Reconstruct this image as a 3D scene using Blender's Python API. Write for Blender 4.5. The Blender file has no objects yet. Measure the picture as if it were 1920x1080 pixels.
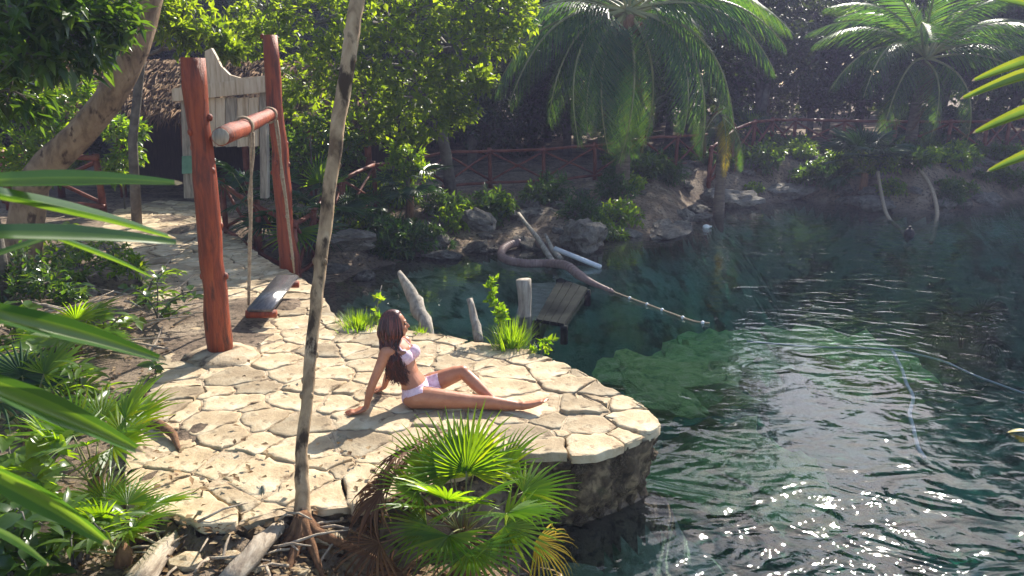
import bpy, bmesh, math, random
import numpy as np
from mathutils import Vector, Matrix, noise as mnoise

random.seed(7)
RNG = np.random.default_rng(7)
SC = bpy.context.scene
COL = SC.collection

# ------------------------------------------------------------------ camera, sky, sun, exposure
CAM_H, F, TH = 2.5, 1507.0, math.radians(14.0)
cd = bpy.data.cameras.new('camera')
cd.sensor_width = 36.0
cd.lens = F / 1920.0 * 36.0
cd.clip_start, cd.clip_end = 0.05, 500
cd.dof.use_dof = True
cd.dof.focus_distance = 8.0
cd.dof.aperture_fstop = 7.0
cam = bpy.data.objects.new('camera', cd)
COL.objects.link(cam)
cam.location = (0, 0, CAM_H)
cam.rotation_euler = (math.radians(90) - TH, 0, 0)
SC.camera = cam

SUN_EL, SUN_AZ = math.radians(37.0), math.radians(27.0)
w = bpy.data.worlds.new('World')
SC.world = w
w.use_nodes = True
wn = w.node_tree
wn.nodes.clear()
sky = wn.nodes.new('ShaderNodeTexSky')
sky.sky_type = 'NISHITA'
sky.sun_disc = False
sky.sun_elevation = SUN_EL
sky.sun_rotation = SUN_AZ
bg = wn.nodes.new('ShaderNodeBackground')
bg.inputs['Strength'].default_value = 0.12
wo = wn.nodes.new('ShaderNodeOutputWorld')
wn.links.new(sky.outputs[0], bg.inputs['Color'])
wn.links.new(bg.outputs[0], wo.inputs['Surface'])

sd = bpy.data.lights.new('sun', 'SUN')
sd.energy = 5.0
sd.angle = math.radians(0.5)
sd.color = (1.0, 0.93, 0.82)
sun = bpy.data.objects.new('sun', sd)
COL.objects.link(sun)
S = Vector((math.sin(SUN_AZ) * math.cos(SUN_EL), math.cos(SUN_AZ) * math.cos(SUN_EL), math.sin(SUN_EL)))
sun.rotation_euler = S.to_track_quat('Z', 'Y').to_euler()
sun.location = (12, 24, 22)

SC.view_settings.view_transform = 'Standard'
SC.view_settings.look = 'None'
SC.view_settings.gamma = 1.0
SC.view_settings.exposure = 1.1
SC.view_settings.use_curve_mapping = False
SC.render.engine = 'CYCLES'
SC.cycles.max_bounces = 8
SC.cycles.transparent_max_bounces = 10
SC.cycles.volume_bounces = 0


# ------------------------------------------------------------------ where a sight line meets the place
def ray(px, py):
    u, v = (px - 960) / F, (540 - py) / F
    return Vector((u, math.cos(TH) + v * math.sin(TH), v * math.cos(TH) - math.sin(TH)))


def G(px, py, z=0.0):
    r = ray(px, py)
    t = (z - CAM_H) / r.z
    return Vector((r.x * t, r.y * t, z))


def At(px, py, Y):
    r = ray(px, py)
    t = Y / r.y
    return Vector((r.x * t, Y, CAM_H + r.z * t))


# ------------------------------------------------------------------ object helpers
def link(o, parent=None):
    COL.objects.link(o)
    if parent is not None:
        o.parent = parent
    return o


def tag(o, label=None, cat=None, group=None, kind=None):
    if label: o['label'] = label
    if cat: o['category'] = cat
    if group: o['group'] = group
    if kind: o['kind'] = kind
    return o


def thing(name, label, cat, loc=(0, 0, 0), rz=0.0, group=None):
    o = bpy.data.objects.new(name, None)
    o.empty_display_size = 0.1
    link(o)
    o.location = loc
    o.rotation_euler = (0, 0, rz)
    return tag(o, label, cat, group)


def copy_tree(o, parent=None):
    c = o.copy()
    link(c, parent)
    for ch in list(o.children):
        copy_tree(ch, c)
    return c


class MB:
    """collects verts / faces (numpy blocks) and builds ONE mesh"""

    def __init__(self):
        self.v, self.f, self.m, self.n = [], [], [], 0

    def add(self, v, f, mi=0):
        v = np.asarray(v, dtype=np.float32).reshape(-1, 3)
        f = [tuple(int(i) + self.n for i in q) for q in f]
        self.v.append(v)
        self.f.extend(f)
        self.m.extend([mi] * len(f))
        self.n += len(v)

    def addq(self, v, f, mi=0):
        v = np.asarray(v, dtype=np.float32).reshape(-1, 3)
        f = np.asarray(f, dtype=np.int64) + self.n
        self.v.append(v)
        self.f.extend(map(tuple, f.tolist()))
        self.m.extend([mi] * len(f))
        self.n += len(v)

    def tube(self, pts, rad, n=8, mi=0, cap=True, jit=0.0, seed=0, ridge=0.0):
        pts = [Vector(p) for p in pts]
        if not hasattr(rad, '__len__'):
            rad = [rad] * len(pts)
        rr = random.Random(seed)
        vs, t0 = [], None
        rg = [1 + rr.uniform(-ridge, ridge) for _ in range(n)]
        up = None
        for i, p in enumerate(pts):
            a = pts[max(i - 1, 0)]
            b = pts[min(i + 1, len(pts) - 1)]
            t = (b - a).normalized()
            if up is None:
                up = t.orthogonal().normalized()
            else:
                up = (up - t * up.dot(t))
                up = up.normalized() if up.length > 1e-6 else t.orthogonal().normalized()
            s = t.cross(up)
            for k in range(n):
                an = 2 * math.pi * k / n
                r = rad[i] * rg[k] * (1 + (rr.uniform(-jit, jit) if jit else 0))
                vs.append(p + (up * math.cos(an) + s * math.sin(an)) * r)
        fs = []
        for i in range(len(pts) - 1):
            for k in range(n):
                k2 = (k + 1) % n
                fs.append((i * n + k, i * n + k2, (i + 1) * n + k2, (i + 1) * n + k))
        if cap:
            fs.append(tuple(range(n - 1, -1, -1)))
            fs.append(tuple((len(pts) - 1) * n + k for k in range(n)))
        self.add([tuple(v) for v in vs], fs, mi)

    def loft(self, rings, cap=True, mi=0):
        n = len(rings[0])
        vs = [tuple(p) for r in rings for p in r]
        fs = []
        for i in range(len(rings) - 1):
            for k in range(n):
                k2 = (k + 1) % n
                fs.append((i * n + k, i * n + k2, (i + 1) * n + k2, (i + 1) * n + k))
        if cap:
            fs.append(tuple(range(n - 1, -1, -1)))
            fs.append(tuple((len(rings) - 1) * n + k for k in range(n)))
        self.add(vs, fs, mi)

    def box(self, c, s, R=None, mi=0, bev=0.0):
        bm = bmesh.new()
        bmesh.ops.create_cube(bm, size=1.0)
        for v in bm.verts:
            v.co = Vector((v.co.x * s[0], v.co.y * s[1], v.co.z * s[2]))
        if bev > 0:
            bmesh.ops.bevel(bm, geom=list(bm.edges), offset=bev, segments=2, affect='EDGES')
        if R is not None:
            bmesh.ops.transform(bm, matrix=R.to_4x4(), verts=bm.verts)
        bmesh.ops.translate(bm, vec=Vector(c), verts=bm.verts)
        bm.verts.index_update()
        self.add([tuple(v.co) for v in bm.verts], [[v.index for v in f.verts] for f in bm.faces], mi)
        bm.free()

    def sphere(self, c, r, seg=16, ring=10, R=None, mi=0):
        if not hasattr(r, '__len__'):
            r = (r, r, r)
        vs = []
        for i in range(ring + 1):
            ph = math.pi * (i + 0.0) / ring
            ph = min(max(ph, 0.02), math.pi - 0.02)
            for k in range(seg):
                a = 2 * math.pi * k / seg
                p = Vector((r[0] * math.sin(ph) * math.cos(a), r[1] * math.sin(ph) * math.sin(a), -r[2] * math.cos(ph)))
                if R is not None: p = R @ p
                vs.append(tuple(p + Vector(c)))
        fs = []
        for i in range(ring):
            for k in range(seg):
                k2 = (k + 1) % seg
                fs.append((i * seg + k, i * seg + k2, (i + 1) * seg + k2, (i + 1) * seg + k))
        fs.append(tuple(range(seg - 1, -1, -1)))
        fs.append(tuple(ring * seg + k for k in range(seg)))
        self.add(vs, fs, mi)

    def mesh(self, name, mats, smooth=True):
        me = bpy.data.meshes.new(name)
        V = np.concatenate(self.v) if self.v else np.zeros((0, 3), np.float32)
        nf = len(self.f)
        tot = np.fromiter((len(q) for q in self.f), dtype=np.int32, count=nf)
        idx = np.fromiter((i for q in self.f for i in q), dtype=np.int32, count=int(tot.sum()))
        st = np.concatenate([[0], np.cumsum(tot)[:-1]]).astype(np.int32) if nf else np.zeros(0, np.int32)
        me.vertices.add(len(V))
        me.vertices.foreach_set('co', V.ravel())
        me.loops.add(len(idx))
        me.loops.foreach_set('vertex_index', idx)
        me.polygons.add(nf)
        me.polygons.foreach_set('loop_start', st)
        me.polygons.foreach_set('loop_total', tot)
        if not isinstance(mats, (list, tuple)): mats = [mats]
        for m in mats: me.materials.append(m)
        me.polygons.foreach_set('material_index', np.array(self.m, np.int32))
        me.polygons.foreach_set('use_smooth', np.full(nf, smooth))
        me.update(calc_edges=True)
        me.validate()
        return me

    def build(self, name, mats, parent=None, smooth=True):
        me = self.mesh(name, mats, smooth)
        return link(bpy.data.objects.new(name, me), parent)


# ------------------------------------------------------------------ materials
def mat(name):
    m = bpy.data.materials.new(name)
    m.use_nodes = True
    nt = m.node_tree
    nt.nodes.clear()
    out = nt.nodes.new('ShaderNodeOutputMaterial')
    return m, nt, out


def nd(nt, typ, **kw):
    n = nt.nodes.new(typ)
    for k, v in kw.items():
        if k in n.inputs.keys():
            n.inputs[k].default_value = v
        else:
            setattr(n, k, v)
    return n


def ramp(nt, fac, stops):
    r = nt.nodes.new('ShaderNodeValToRGB')
    el = r.color_ramp.elements
    while len(el) < len(stops): el.new(0.5)
    for e, (p, c) in zip(el, stops):
        e.position = p
        e.color = (*c, 1) if len(c) == 3 else c
    nt.links.new(fac, r.inputs[0])
    return r.outputs[0]


def mixc(nt, fac, a, b, mode='MIX'):
    m = nt.nodes.new('ShaderNodeMix')
    m.data_type = 'RGBA'
    m.blend_type = mode
    for s, v in ((m.inputs[0], fac), (m.inputs[6], a), (m.inputs[7], b)):
        if isinstance(v, bpy.types.NodeSocket):
            nt.links.new(v, s)
        elif isinstance(v, (int, float)):
            s.default_value = v
        else:
            s.default_value = (*v, 1)
    return m.outputs[2]


def noise_tex(nt, scale, detail=6, rough=0.6, vec=None, dist=0.0, stretch=None):
    tc = nt.nodes.new('ShaderNodeTexCoord')
    src = tc.outputs['Object'] if vec is None else vec
    if stretch is not None:
        mp = nt.nodes.new('ShaderNodeMapping')
        mp.inputs['Scale'].default_value = stretch
        nt.links.new(src, mp.inputs[0])
        src = mp.outputs[0]
    n = nt.nodes.new('ShaderNodeTexNoise')
    n.inputs['Scale'].default_value = scale
    n.inputs['Detail'].default_value = detail
    n.inputs['Roughness'].default_value = rough
    n.inputs['Distortion'].default_value = dist
    nt.links.new(src, n.inputs['Vector'])
    return n.outputs['Fac']


def bump(nt, h, strength=0.5, dist=0.02):
    b = nt.nodes.new('ShaderNodeBump')
    b.inputs['Strength'].default_value = strength
    b.inputs['Distance'].default_value = dist
    nt.links.new(h, b.inputs['Height'])
    return b.outputs[0]


def surf(name, stops, scale=6, rough=0.8, bstr=0.5, bdist=0.02, stretch=None, spots=None, spec=0.3, fine=None, island=0.0):
    """noise-coloured solid: stops over a fractal noise, optional dark spots, optional per-piece tone"""
    m, nt, out = mat(name)
    p = nd(nt, 'ShaderNodeBsdfPrincipled')
    p.inputs['Roughness'].default_value = rough
    p.inputs['Specular IOR Level'].default_value = spec
    n = noise_tex(nt, scale, 8, 0.62, stretch=stretch, dist=0.4)
    c = ramp(nt, n, stops)
    if spots:
        sc, lo, hi, colr = spots
        n2 = noise_tex(nt, sc, 5, 0.6, stretch=stretch)
        f = ramp(nt, n2, [(lo, (0, 0, 0)), (hi, (1, 1, 1))])
        c = mixc(nt, f, c, colr)
    if island:
        oi = nt.nodes.new('ShaderNodeObjectInfo')
        f = ramp(nt, oi.outputs['Random'], [(0, (1 - island,) * 3), (0.5, (1.0, 0.99, 0.97)), (1, (1 + island * .25,) * 3)])
        c = mixc(nt, 1.0, c, f, 'MULTIPLY')
    nt.links.new(c, p.inputs['Base Color'])
    if name == 'pale_limestone':                          # pitted, stained surface; blotches run over the single stones
        geo = nt.nodes.new('ShaderNodeNewGeometry')
        big = noise_tex(nt, 1.1, 6, 0.65, vec=geo.outputs['Position'], dist=.6)
        c = mixc(nt, ramp(nt, big, [(.42, (0, 0, 0)), (.66, (.75, .75, .75))]), c, (0.27, 0.215, 0.16))
        pit = noise_tex(nt, 26, 5, 0.7, vec=geo.outputs['Position'])
        c = mixc(nt, ramp(nt, pit, [(.60, (0, 0, 0)), (.70, (.8, .8, .8))]), c, (0.10, 0.07, 0.045))
        oi2 = nt.nodes.new('ShaderNodeObjectInfo')
        c = mixc(nt, 1.0, c, ramp(nt, oi2.outputs['Random'], [(0, (1.08, .98, .86)), (.35, (1, 1, 1)), (.7, (1.05, .93, .86)), (1, (.95, .97, 1.0))]), 'MULTIPLY')
    if name == 'red_varnished_log':                       # varnish worn to bare wood in patches, drying cracks along the grain
        wn_ = noise_tex(nt, 2.6, 7, 0.7, dist=.8)
        c = mixc(nt, ramp(nt, wn_, [(.56, (0, 0, 0)), (.70, (.55, .55, .55))]), c, (0.36, 0.17, 0.085))
        ck = noise_tex(nt, 9, 4, 0.6, stretch=(5, 5, .35))
        c = mixc(nt, ramp(nt, ck, [(.60, (0, 0, 0)), (.66, (.9, .9, .9))]), c, (0.045, 0.014, 0.008))
    nf = noise_tex(nt, fine or scale * 5, 8, 0.7, stretch=stretch)
    nt.links.new(bump(nt, nf, bstr, bdist), p.inputs['Normal'])
    nt.links.new(p.outputs[0], out.inputs[0])
    return m


def leafmat(name, cols, trans=0.45, tcol=None, rough=0.4, spec=0.5):
    """leaf: diffuse + translucent, each leaf island its own tone"""
    m, nt, out = mat(name)
    g = nt.nodes.new('ShaderNodeNewGeometry')
    stops = [(i / max(1, len(cols) - 1), c) for i, c in enumerate(cols)]
    c = ramp(nt, g.outputs['Random Per Island'], stops)
    n = noise_tex(nt, 3.0, 3, 0.6)
    v = ramp(nt, n, [(0.3, (0.65, 0.7, 0.6)), (0.7, (1.2, 1.15, 1.05))])
    c = mixc(nt, 1.0, c, v, 'MULTIPLY')
    p = nd(nt, 'ShaderNodeBsdfPrincipled')
    p.inputs['Roughness'].default_value = rough
    p.inputs['Specular IOR Level'].default_value = spec
    nt.links.new(c, p.inputs['Base Color'])
    t = nd(nt, 'ShaderNodeBsdfTranslucent')
    tc = mixc(nt, 1.0, c, tcol or (2.2, 2.0, 0.7), 'MULTIPLY')
    nt.links.new(tc, t.inputs[0])
    mx = nd(nt, 'ShaderNodeMixShader')
    mx.inputs[0].default_value = trans
    nt.links.new(p.outputs[0], mx.inputs[1])
    nt.links.new(t.outputs[0], mx.inputs[2])
    nt.links.new(mx.outputs[0], out.inputs[0])
    return m


M = {}
M['stone'] = surf('pale_limestone', [(0.25, (0.22, 0.155, 0.09)), (0.45, (0.46, 0.35, 0.215)), (0.62, (0.60, 0.50, 0.34)), (0.8, (0.66, 0.60, 0.46))],
                  scale=2.6, rough=0.85, bstr=0.8, bdist=0.016, spots=(8, 0.58, 0.70, (0.17, 0.115, 0.065)), island=0.42, fine=24)
M['mortar'] = surf('sandy_mortar', [(0.36, (0.10, 0.07, 0.045)), (0.46, (0.40, 0.30, 0.19)), (0.7, (0.56, 0.46, 0.32))], scale=5, rough=0.95, bstr=0.9, bdist=0.02)
M['ground'] = surf('earth_and_litter', [(0.25, (0.07, 0.048, 0.032)), (0.5, (0.24, 0.175, 0.12)), (0.75, (0.44, 0.35, 0.25))],
                   scale=1.6, rough=0.95, bstr=1.0, bdist=0.06, spots=(14, 0.5, 0.66, (0.06, 0.045, 0.03)), fine=16)
M['wall'] = surf('dark_wet_rock', [(0.30, (0.025, 0.018, 0.012)), (0.5, (0.15, 0.108, 0.066)), (0.70, (0.46, 0.34, 0.20))],
                 scale=9, rough=0.8, bstr=1.0, bdist=0.035, spots=(3, 0.58, 0.7, (0.07, 0.085, 0.025)), fine=42)
M['rock'] = surf('grey_limestone_rock', [(0.25, (0.05, 0.045, 0.04)), (0.5, (0.2, 0.18, 0.15)), (0.8, (0.42, 0.39, 0.34))],
                 scale=3, rough=0.9, bstr=1.0, bdist=0.06, spots=(6, 0.55, 0.7, (0.05, 0.05, 0.03)), island=0.3)
M['poolbed'] = surf('pale_pool_bed', [(0.3, (0.16, 0.17, 0.11)), (0.5, (0.38, 0.40, 0.28)), (0.75, (0.58, 0.60, 0.46))],
                    scale=1.2, rough=0.95, bstr=1.0, bdist=0.08, spots=(2.2, 0.5, 0.62, (0.07, 0.11, 0.05)))
M['algae'] = surf('algae_covered_rock', [(0.3, (0.10, 0.28, 0.08)), (0.48, (0.42, 0.66, 0.20)), (0.7, (0.72, 0.82, 0.38))],
                  scale=4, rough=0.9, bstr=1.0, bdist=0.08)
M['redwood'] = surf('red_varnished_log', [(0.3, (0.10, 0.018, 0.007)), (0.5, (0.27, 0.050, 0.016)), (0.75, (0.40, 0.095, 0.030))],
                    scale=3.4, rough=0.5, bstr=0.9, bdist=0.014, stretch=(4, 4, 0.6), spots=(4, 0.54, 0.68, (0.085, 0.022, 0.012)), spec=0.4)
M['redrail'] = surf('weathered_red_rail', [(0.3, (0.085, 0.022, 0.014)), (0.5, (0.18, 0.05, 0.028)), (0.75, (0.30, 0.12, 0.075))],
                    scale=4, rough=0.55, bstr=0.5, bdist=0.01)
M['greywood'] = surf('weathered_grey_wood', [(0.3, (0.13, 0.11, 0.09)), (0.5, (0.34, 0.29, 0.23)), (0.75, (0.55, 0.48, 0.38))],
                     scale=3, rough=0.8, bstr=0.7, bdist=0.012, stretch=(6, 6, 0.7))
M['palewood'] = surf('pale_bare_wood', [(0.3, (0.34, 0.24, 0.15)), (0.5, (0.58, 0.46, 0.33)), (0.75, (0.74, 0.65, 0.52))],
                     scale=3, rough=0.75, bstr=0.4, bdist=0.008, stretch=(7, 7, 0.6))
M['darkwood'] = surf('shade_dark_wet_plank', [(0.3, (0.005, 0.008, 0.008)), (0.5, (0.011, 0.015, 0.014)), (0.75, (0.028, 0.032, 0.028))],
                     scale=4, spec=.05, rough=0.9, bstr=0.6, bdist=0.01)  # base darkened to carry shade on the planks as well as wet
M['bark_slim'] = surf('mottled_pale_bark', [(0.35, (0.16, 0.10, 0.055)), (0.5, (0.42, 0.29, 0.17)), (0.7, (0.62, 0.49, 0.33))],
                      scale=5, rough=0.8, bstr=0.7, bdist=0.012, stretch=(1, 1, 0.5), spots=(9, 0.50, 0.60, (0.06, 0.038, 0.022)), fine=30)
M['bark_tan'] = surf('tan_ridged_bark', [(0.3, (0.13, 0.085, 0.055)), (0.5, (0.30, 0.20, 0.12)), (0.75, (0.46, 0.33, 0.21))],
                     scale=6, rough=0.9, bstr=1.0, bdist=0.02, stretch=(1.2, 1.2, 0.6), spots=(7, 0.57, 0.66, (0.09, 0.055, 0.035)), fine=18)
M['bark_grey'] = surf('grey_jungle_bark', [(0.3, (0.06, 0.052, 0.045)), (0.7, (0.24, 0.215, 0.18))], scale=4, rough=0.9, bstr=1.0, bdist=0.02)
M['palmbark'] = surf('ringed_palm_bark', [(0.3, (0.08, 0.06, 0.045)), (0.7, (0.26, 0.2, 0.15))], scale=4, rough=0.9, bstr=1.0, bdist=0.02, stretch=(1, 1, 5))
M['husk'] = surf('brown_fibre', [(0.3, (0.10, 0.045, 0.022)), (0.7, (0.30, 0.16, 0.08))], scale=6, rough=0.9, bstr=1.0, bdist=0.01, stretch=(6, 6, 1))
M['rope'] = surf('hemp_rope', [(0.3, (0.22, 0.16, 0.10)), (0.7, (0.48, 0.38, 0.26))], scale=30, rough=0.9, bstr=0.8, bdist=0.005)
M['hose'] = surf('dirty_pink_hose', [(0.3, (0.16, 0.10, 0.085)), (0.7, (0.33, 0.23, 0.20))], scale=5, rough=0.6, bstr=0.3)
M['pipe'] = surf('white_plastic_pipe', [(0.3, (0.55, 0.56, 0.58)), (0.7, (0.75, 0.76, 0.78))], scale=4, rough=0.4, bstr=0.1)
M['driftwood'] = surf('bleached_driftwood', [(0.3, (0.18, 0.13, 0.09)), (0.5, (0.42, 0.34, 0.25)), (0.75, (0.62, 0.54, 0.42))],
                      scale=4, rough=0.85, bstr=1.0, bdist=0.015, stretch=(5, 1, 5))
M['thatch'] = leafmat('dry_thatch', [(0.14, 0.09, 0.05), (0.30, 0.19, 0.11), (0.42, 0.28, 0.18), (0.20, 0.13, 0.09)], trans=0.1, tcol=(1, .9, .7), rough=0.8, spec=0.2)
M['hutwall'] = surf('dark_stick_wall', [(0.3, (0.02, 0.015, 0.012)), (0.7, (0.07, 0.05, 0.04))], scale=5, rough=0.9, stretch=(8, 8, 0.6))
M['greenpaint'] = surf('faded_green_board', [(0.3, (0.10, 0.22, 0.14)), (0.7, (0.2, 0.36, 0.25))], scale=5, rough=0.7)
M['concrete'] = surf('stained_concrete', [(0.3, (0.22, 0.19, 0.15)), (0.7, (0.46, 0.42, 0.35))], scale=5, rough=0.9, bstr=0.7)
M['black'] = surf('dull_black', [(0.3, (0.012, 0.012, 0.014)), (0.7, (0.035, 0.034, 0.035))], scale=8, rough=0.6)
M['white'] = surf('white_float', [(0.3, (0.7, 0.7, 0.66)), (0.7, (0.82, 0.82, 0.8))], scale=8, rough=0.4)

M['leaf_tree'] = leafmat('sunny_tree_leaf', [(0.05, 0.085, 0.015), (0.085, 0.13, 0.02), (0.12, 0.165, 0.024), (0.065, 0.11, 0.02)], trans=0.62, tcol=(4.2, 3.8, 0.6))
M['leaf_dark'] = leafmat('dark_glossy_leaf', [(0.022, 0.06, 0.02), (0.04, 0.09, 0.024), (0.06, 0.115, 0.026)], trans=0.5, tcol=(4.0, 3.3, 0.6), rough=0.28, spec=0.7)
M['leaf_shrub'] = leafmat('shrub_leaf', [(0.045, 0.11, 0.02), (0.085, 0.165, 0.028), (0.12, 0.19, 0.03)], trans=0.6, tcol=(4.4, 3.5, 0.45), rough=0.33, spec=0.8)
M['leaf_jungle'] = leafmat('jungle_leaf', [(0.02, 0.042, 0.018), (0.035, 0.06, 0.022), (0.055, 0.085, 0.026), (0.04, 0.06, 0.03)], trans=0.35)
M['leaf_coco'] = leafmat('coconut_leaflet', [(0.030, 0.085, 0.030), (0.05, 0.115, 0.035), (0.075, 0.13, 0.035)], trans=0.5, tcol=(3.0, 2.8, 0.8), rough=0.35)
M['leaf_yellow'] = leafmat('yellowing_leaflet', [(0.42, 0.30, 0.025), (0.55, 0.42, 0.03), (0.30, 0.27, 0.04)], trans=0.45, tcol=(1.5, 1.4, 0.7))
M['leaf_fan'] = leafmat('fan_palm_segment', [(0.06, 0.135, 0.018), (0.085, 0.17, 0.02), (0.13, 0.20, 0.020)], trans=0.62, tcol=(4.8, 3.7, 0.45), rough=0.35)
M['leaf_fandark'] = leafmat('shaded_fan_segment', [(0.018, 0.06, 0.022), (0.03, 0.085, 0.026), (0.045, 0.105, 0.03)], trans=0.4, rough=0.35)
M['leaf_dry'] = leafmat('dry_brown_fan', [(0.10, 0.045, 0.025), (0.17, 0.08, 0.04), (0.22, 0.13, 0.07)], trans=0.25, tcol=(1.5, 1.3, 0.9), rough=0.7, spec=0.2)
M['leaf_straw'] = leafmat('straw_dead_fan', [(0.40, 0.30, 0.19), (0.52, 0.42, 0.30), (0.30, 0.21, 0.12)], trans=0.25, tcol=(1.2, 1.1, 0.9), rough=0.7, spec=0.2)
M['blade'] = leafmat('strap_leaf', [(0.035, 0.10, 0.028), (0.05, 0.125, 0.03)], trans=0.4, tcol=(2.4, 2.1, 0.6), rough=0.25, spec=0.7)
M['blade_mid'] = leafmat('strap_leaf_midrib', [(0.07, 0.15, 0.035), (0.10, 0.18, 0.05)], trans=0.45, tcol=(2.8, 2.4, 0.6), rough=0.25, spec=0.7)
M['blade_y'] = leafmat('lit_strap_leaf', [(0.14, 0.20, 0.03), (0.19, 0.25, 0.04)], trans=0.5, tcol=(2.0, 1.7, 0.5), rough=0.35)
M['grass'] = leafmat('grass_blade', [(0.07, 0.17, 0.015), (0.11, 0.22, 0.02), (0.15, 0.25, 0.03)], trans=0.6, tcol=(3.2, 2.5, 0.4))
M['litter'] = leafmat('fallen_leaf', [(0.07, 0.04, 0.022), (0.20, 0.12, 0.06), (0.36, 0.26, 0.16), (0.12, 0.07, 0.04)], trans=0.15, tcol=(1.3, 1.1, .8), rough=0.7, spec=0.2)
M['vein'] = leafmat('pale_rachis', [(0.20, 0.22, 0.08), (0.30, 0.27, 0.12)], trans=0.1, tcol=(1.3, 1.2, .8))

# skin, hair, bikini
m, nt, out = mat('sunlit_skin')
p = nd(nt, 'ShaderNodeBsdfPrincipled')
n = noise_tex(nt, 7, 6, .7)
nt.links.new(ramp(nt, n, [(0.3, (0.36, 0.135, 0.07)), (0.5, (0.46, 0.19, 0.10)), (0.7, (0.55, 0.25, 0.145))]), p.inputs['Base Color'])
p.inputs['Roughness'].default_value = 0.45
p.inputs['Subsurface Weight'].default_value = 0.15
p.inputs['Subsurface Radius'].default_value = (0.02, 0.008, 0.004)
nt.links.new(p.outputs[0], out.inputs[0])
M['skin'] = m
m, nt, out = mat('auburn_hair')
g = nt.nodes.new('ShaderNodeNewGeometry')
p = nd(nt, 'ShaderNodeBsdfPrincipled')
nt.links.new(ramp(nt, g.outputs['Random Per Island'], [(0, (0.014, 0.004, 0.003)), (0.5, (0.055, 0.012, 0.009)), (0.85, (0.14, 0.03, 0.022)), (1, (0.24, 0.06, 0.04))]), p.inputs['Base Color'])
p.inputs['Roughness'].default_value = 0.38
p.inputs['Specular IOR Level'].default_value = 0.6
nt.links.new(p.outputs[0], out.inputs[0])
M['hair'] = m
M['bikini'] = surf('pale_pink_fabric', [(0.35, (0.62, 0.40, 0.50)), (0.6, (0.76, 0.60, 0.69))], scale=40, rough=0.7, bstr=0.2, bdist=0.002)

# water: clear tinted body under a Fresnel mirror, ripples in the normal
m, nt, out = mat('clear_pool_water')
tcn = nt.nodes.new('ShaderNodeTexCoord')


def wave(scale, stretch, detail, dist, rough=0.5):
    return noise_tex(nt, scale, detail, rough, vec=tcn.outputs['Object'], dist=dist, stretch=stretch)


h1 = wave(1.7, (0.9, 1.3, 1), 1.0, 1.9)
h2 = wave(5.0, (0.9, 1.3, 1), 1.5, 1.6)
ad = nd(nt, 'ShaderNodeMath', operation='MULTIPLY_ADD')
nt.links.new(h2, ad.inputs[0])
ad.inputs[1].default_value = 0.16
nt.links.new(h1, ad.inputs[2])
sx = nt.nodes.new('ShaderNodeSeparateXYZ')
nt.links.new(tcn.outputs['Object'], sx.inputs[0])
shel = nd(nt, 'ShaderNodeMapRange')                       # the cove is sheltered, the open pool is ruffled
shel.inputs['From Min'].default_value = 0.3
shel.inputs['From Max'].default_value = 7.0
shel.inputs['To Min'].default_value = 0.12
shel.inputs['To Max'].default_value = 0.42
nt.links.new(sx.outputs['X'], shel.inputs['Value'])
gust = nd(nt, 'ShaderNodeMapRange')
gust.inputs['From Min'].default_value = 0.35
gust.inputs['From Max'].default_value = 0.65
gust.inputs['To Min'].default_value = 0.75
gust.inputs['To Max'].default_value = 1.0
nt.links.new(noise_tex(nt, 0.28, 2, 0.5, vec=tcn.outputs['Object']), gust.inputs['Value'])
am = nd(nt, 'ShaderNodeMath', operation='MULTIPLY')
near_ = nd(nt, 'ShaderNodeMapRange')                      # open water in front is livelier
near_.inputs['From Min'].default_value = 7.6
near_.inputs['From Max'].default_value = 4.4
near_.inputs['To Min'].default_value = 0.12
near_.inputs['To Max'].default_value = 1.35
nt.links.new(sx.outputs['Y'], near_.inputs['Value'])
mxx = nd(nt, 'ShaderNodeMath', operation='MAXIMUM')
nt.links.new(shel.outputs[0], mxx.inputs[0])
nt.links.new(near_.outputs[0], mxx.inputs[1])
nt.links.new(mxx.outputs[0], am.inputs[0])
nt.links.new(gust.outputs[0], am.inputs[1])
hm = nd(nt, 'ShaderNodeMath', operation='MULTIPLY')
nt.links.new(ad.outputs[0], hm.inputs[0])
nt.links.new(am.outputs[0], hm.inputs[1])
bn = bump(nt, hm.outputs[0], 1.0, 0.056)
fr = nd(nt, 'ShaderNodeFresnel', IOR=1.33)
nt.links.new(bn, fr.inputs['Normal'])
gl = nd(nt, 'ShaderNodeBsdfGlossy')
gl.inputs['Roughness'].default_value = 0.03
gl.inputs['Color'].default_value = (1, 1, 1, 1)
nt.links.new(bn, gl.inputs['Normal'])
tr = nd(nt, 'ShaderNodeBsdfTransparent')
tr.inputs[0].default_value = (0.97, 0.99, 0.99, 1)
mx = nd(nt, 'ShaderNodeMixShader')
nt.links.new(fr.outputs[0], mx.inputs[0])
nt.links.new(tr.outputs[0], mx.inputs[1])
nt.links.new(gl.outputs[0], mx.inputs[2])
nt.links.new(mx.outputs[0], out.inputs['Surface'])
va = nd(nt, 'ShaderNodeVolumeAbsorption')
va.inputs['Color'].default_value = (0.04, 0.80, 0.73, 1)
va.inputs['Density'].default_value = 0.30
nt.links.new(va.outputs[0], out.inputs['Volume'])
M['water'] = m

# ------------------------------------------------------------------ leaf geometry
LEAF_V = np.array([(0, 0, 0), (0.30, 0.42, 0.05), (0, 1, -0.12), (0, 0.5, -0.03), (-0.30, 0.42, 0.05)], np.float32)
LEAF_F = np.array([(0, 1, 2, 3), (0, 3, 2, 4)])


def frames(d, nrm):
    d = d / np.linalg.norm(d, axis=1, keepdims=True)
    x = np.cross(d, nrm)
    l = np.linalg.norm(x, axis=1, keepdims=True)
    x = np.where(l > 1e-5, x / np.maximum(l, 1e-5), np.array([[1, 0, 0]]))
    z = np.cross(x, d)
    return np.stack([x, d, z], axis=2)


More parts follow.
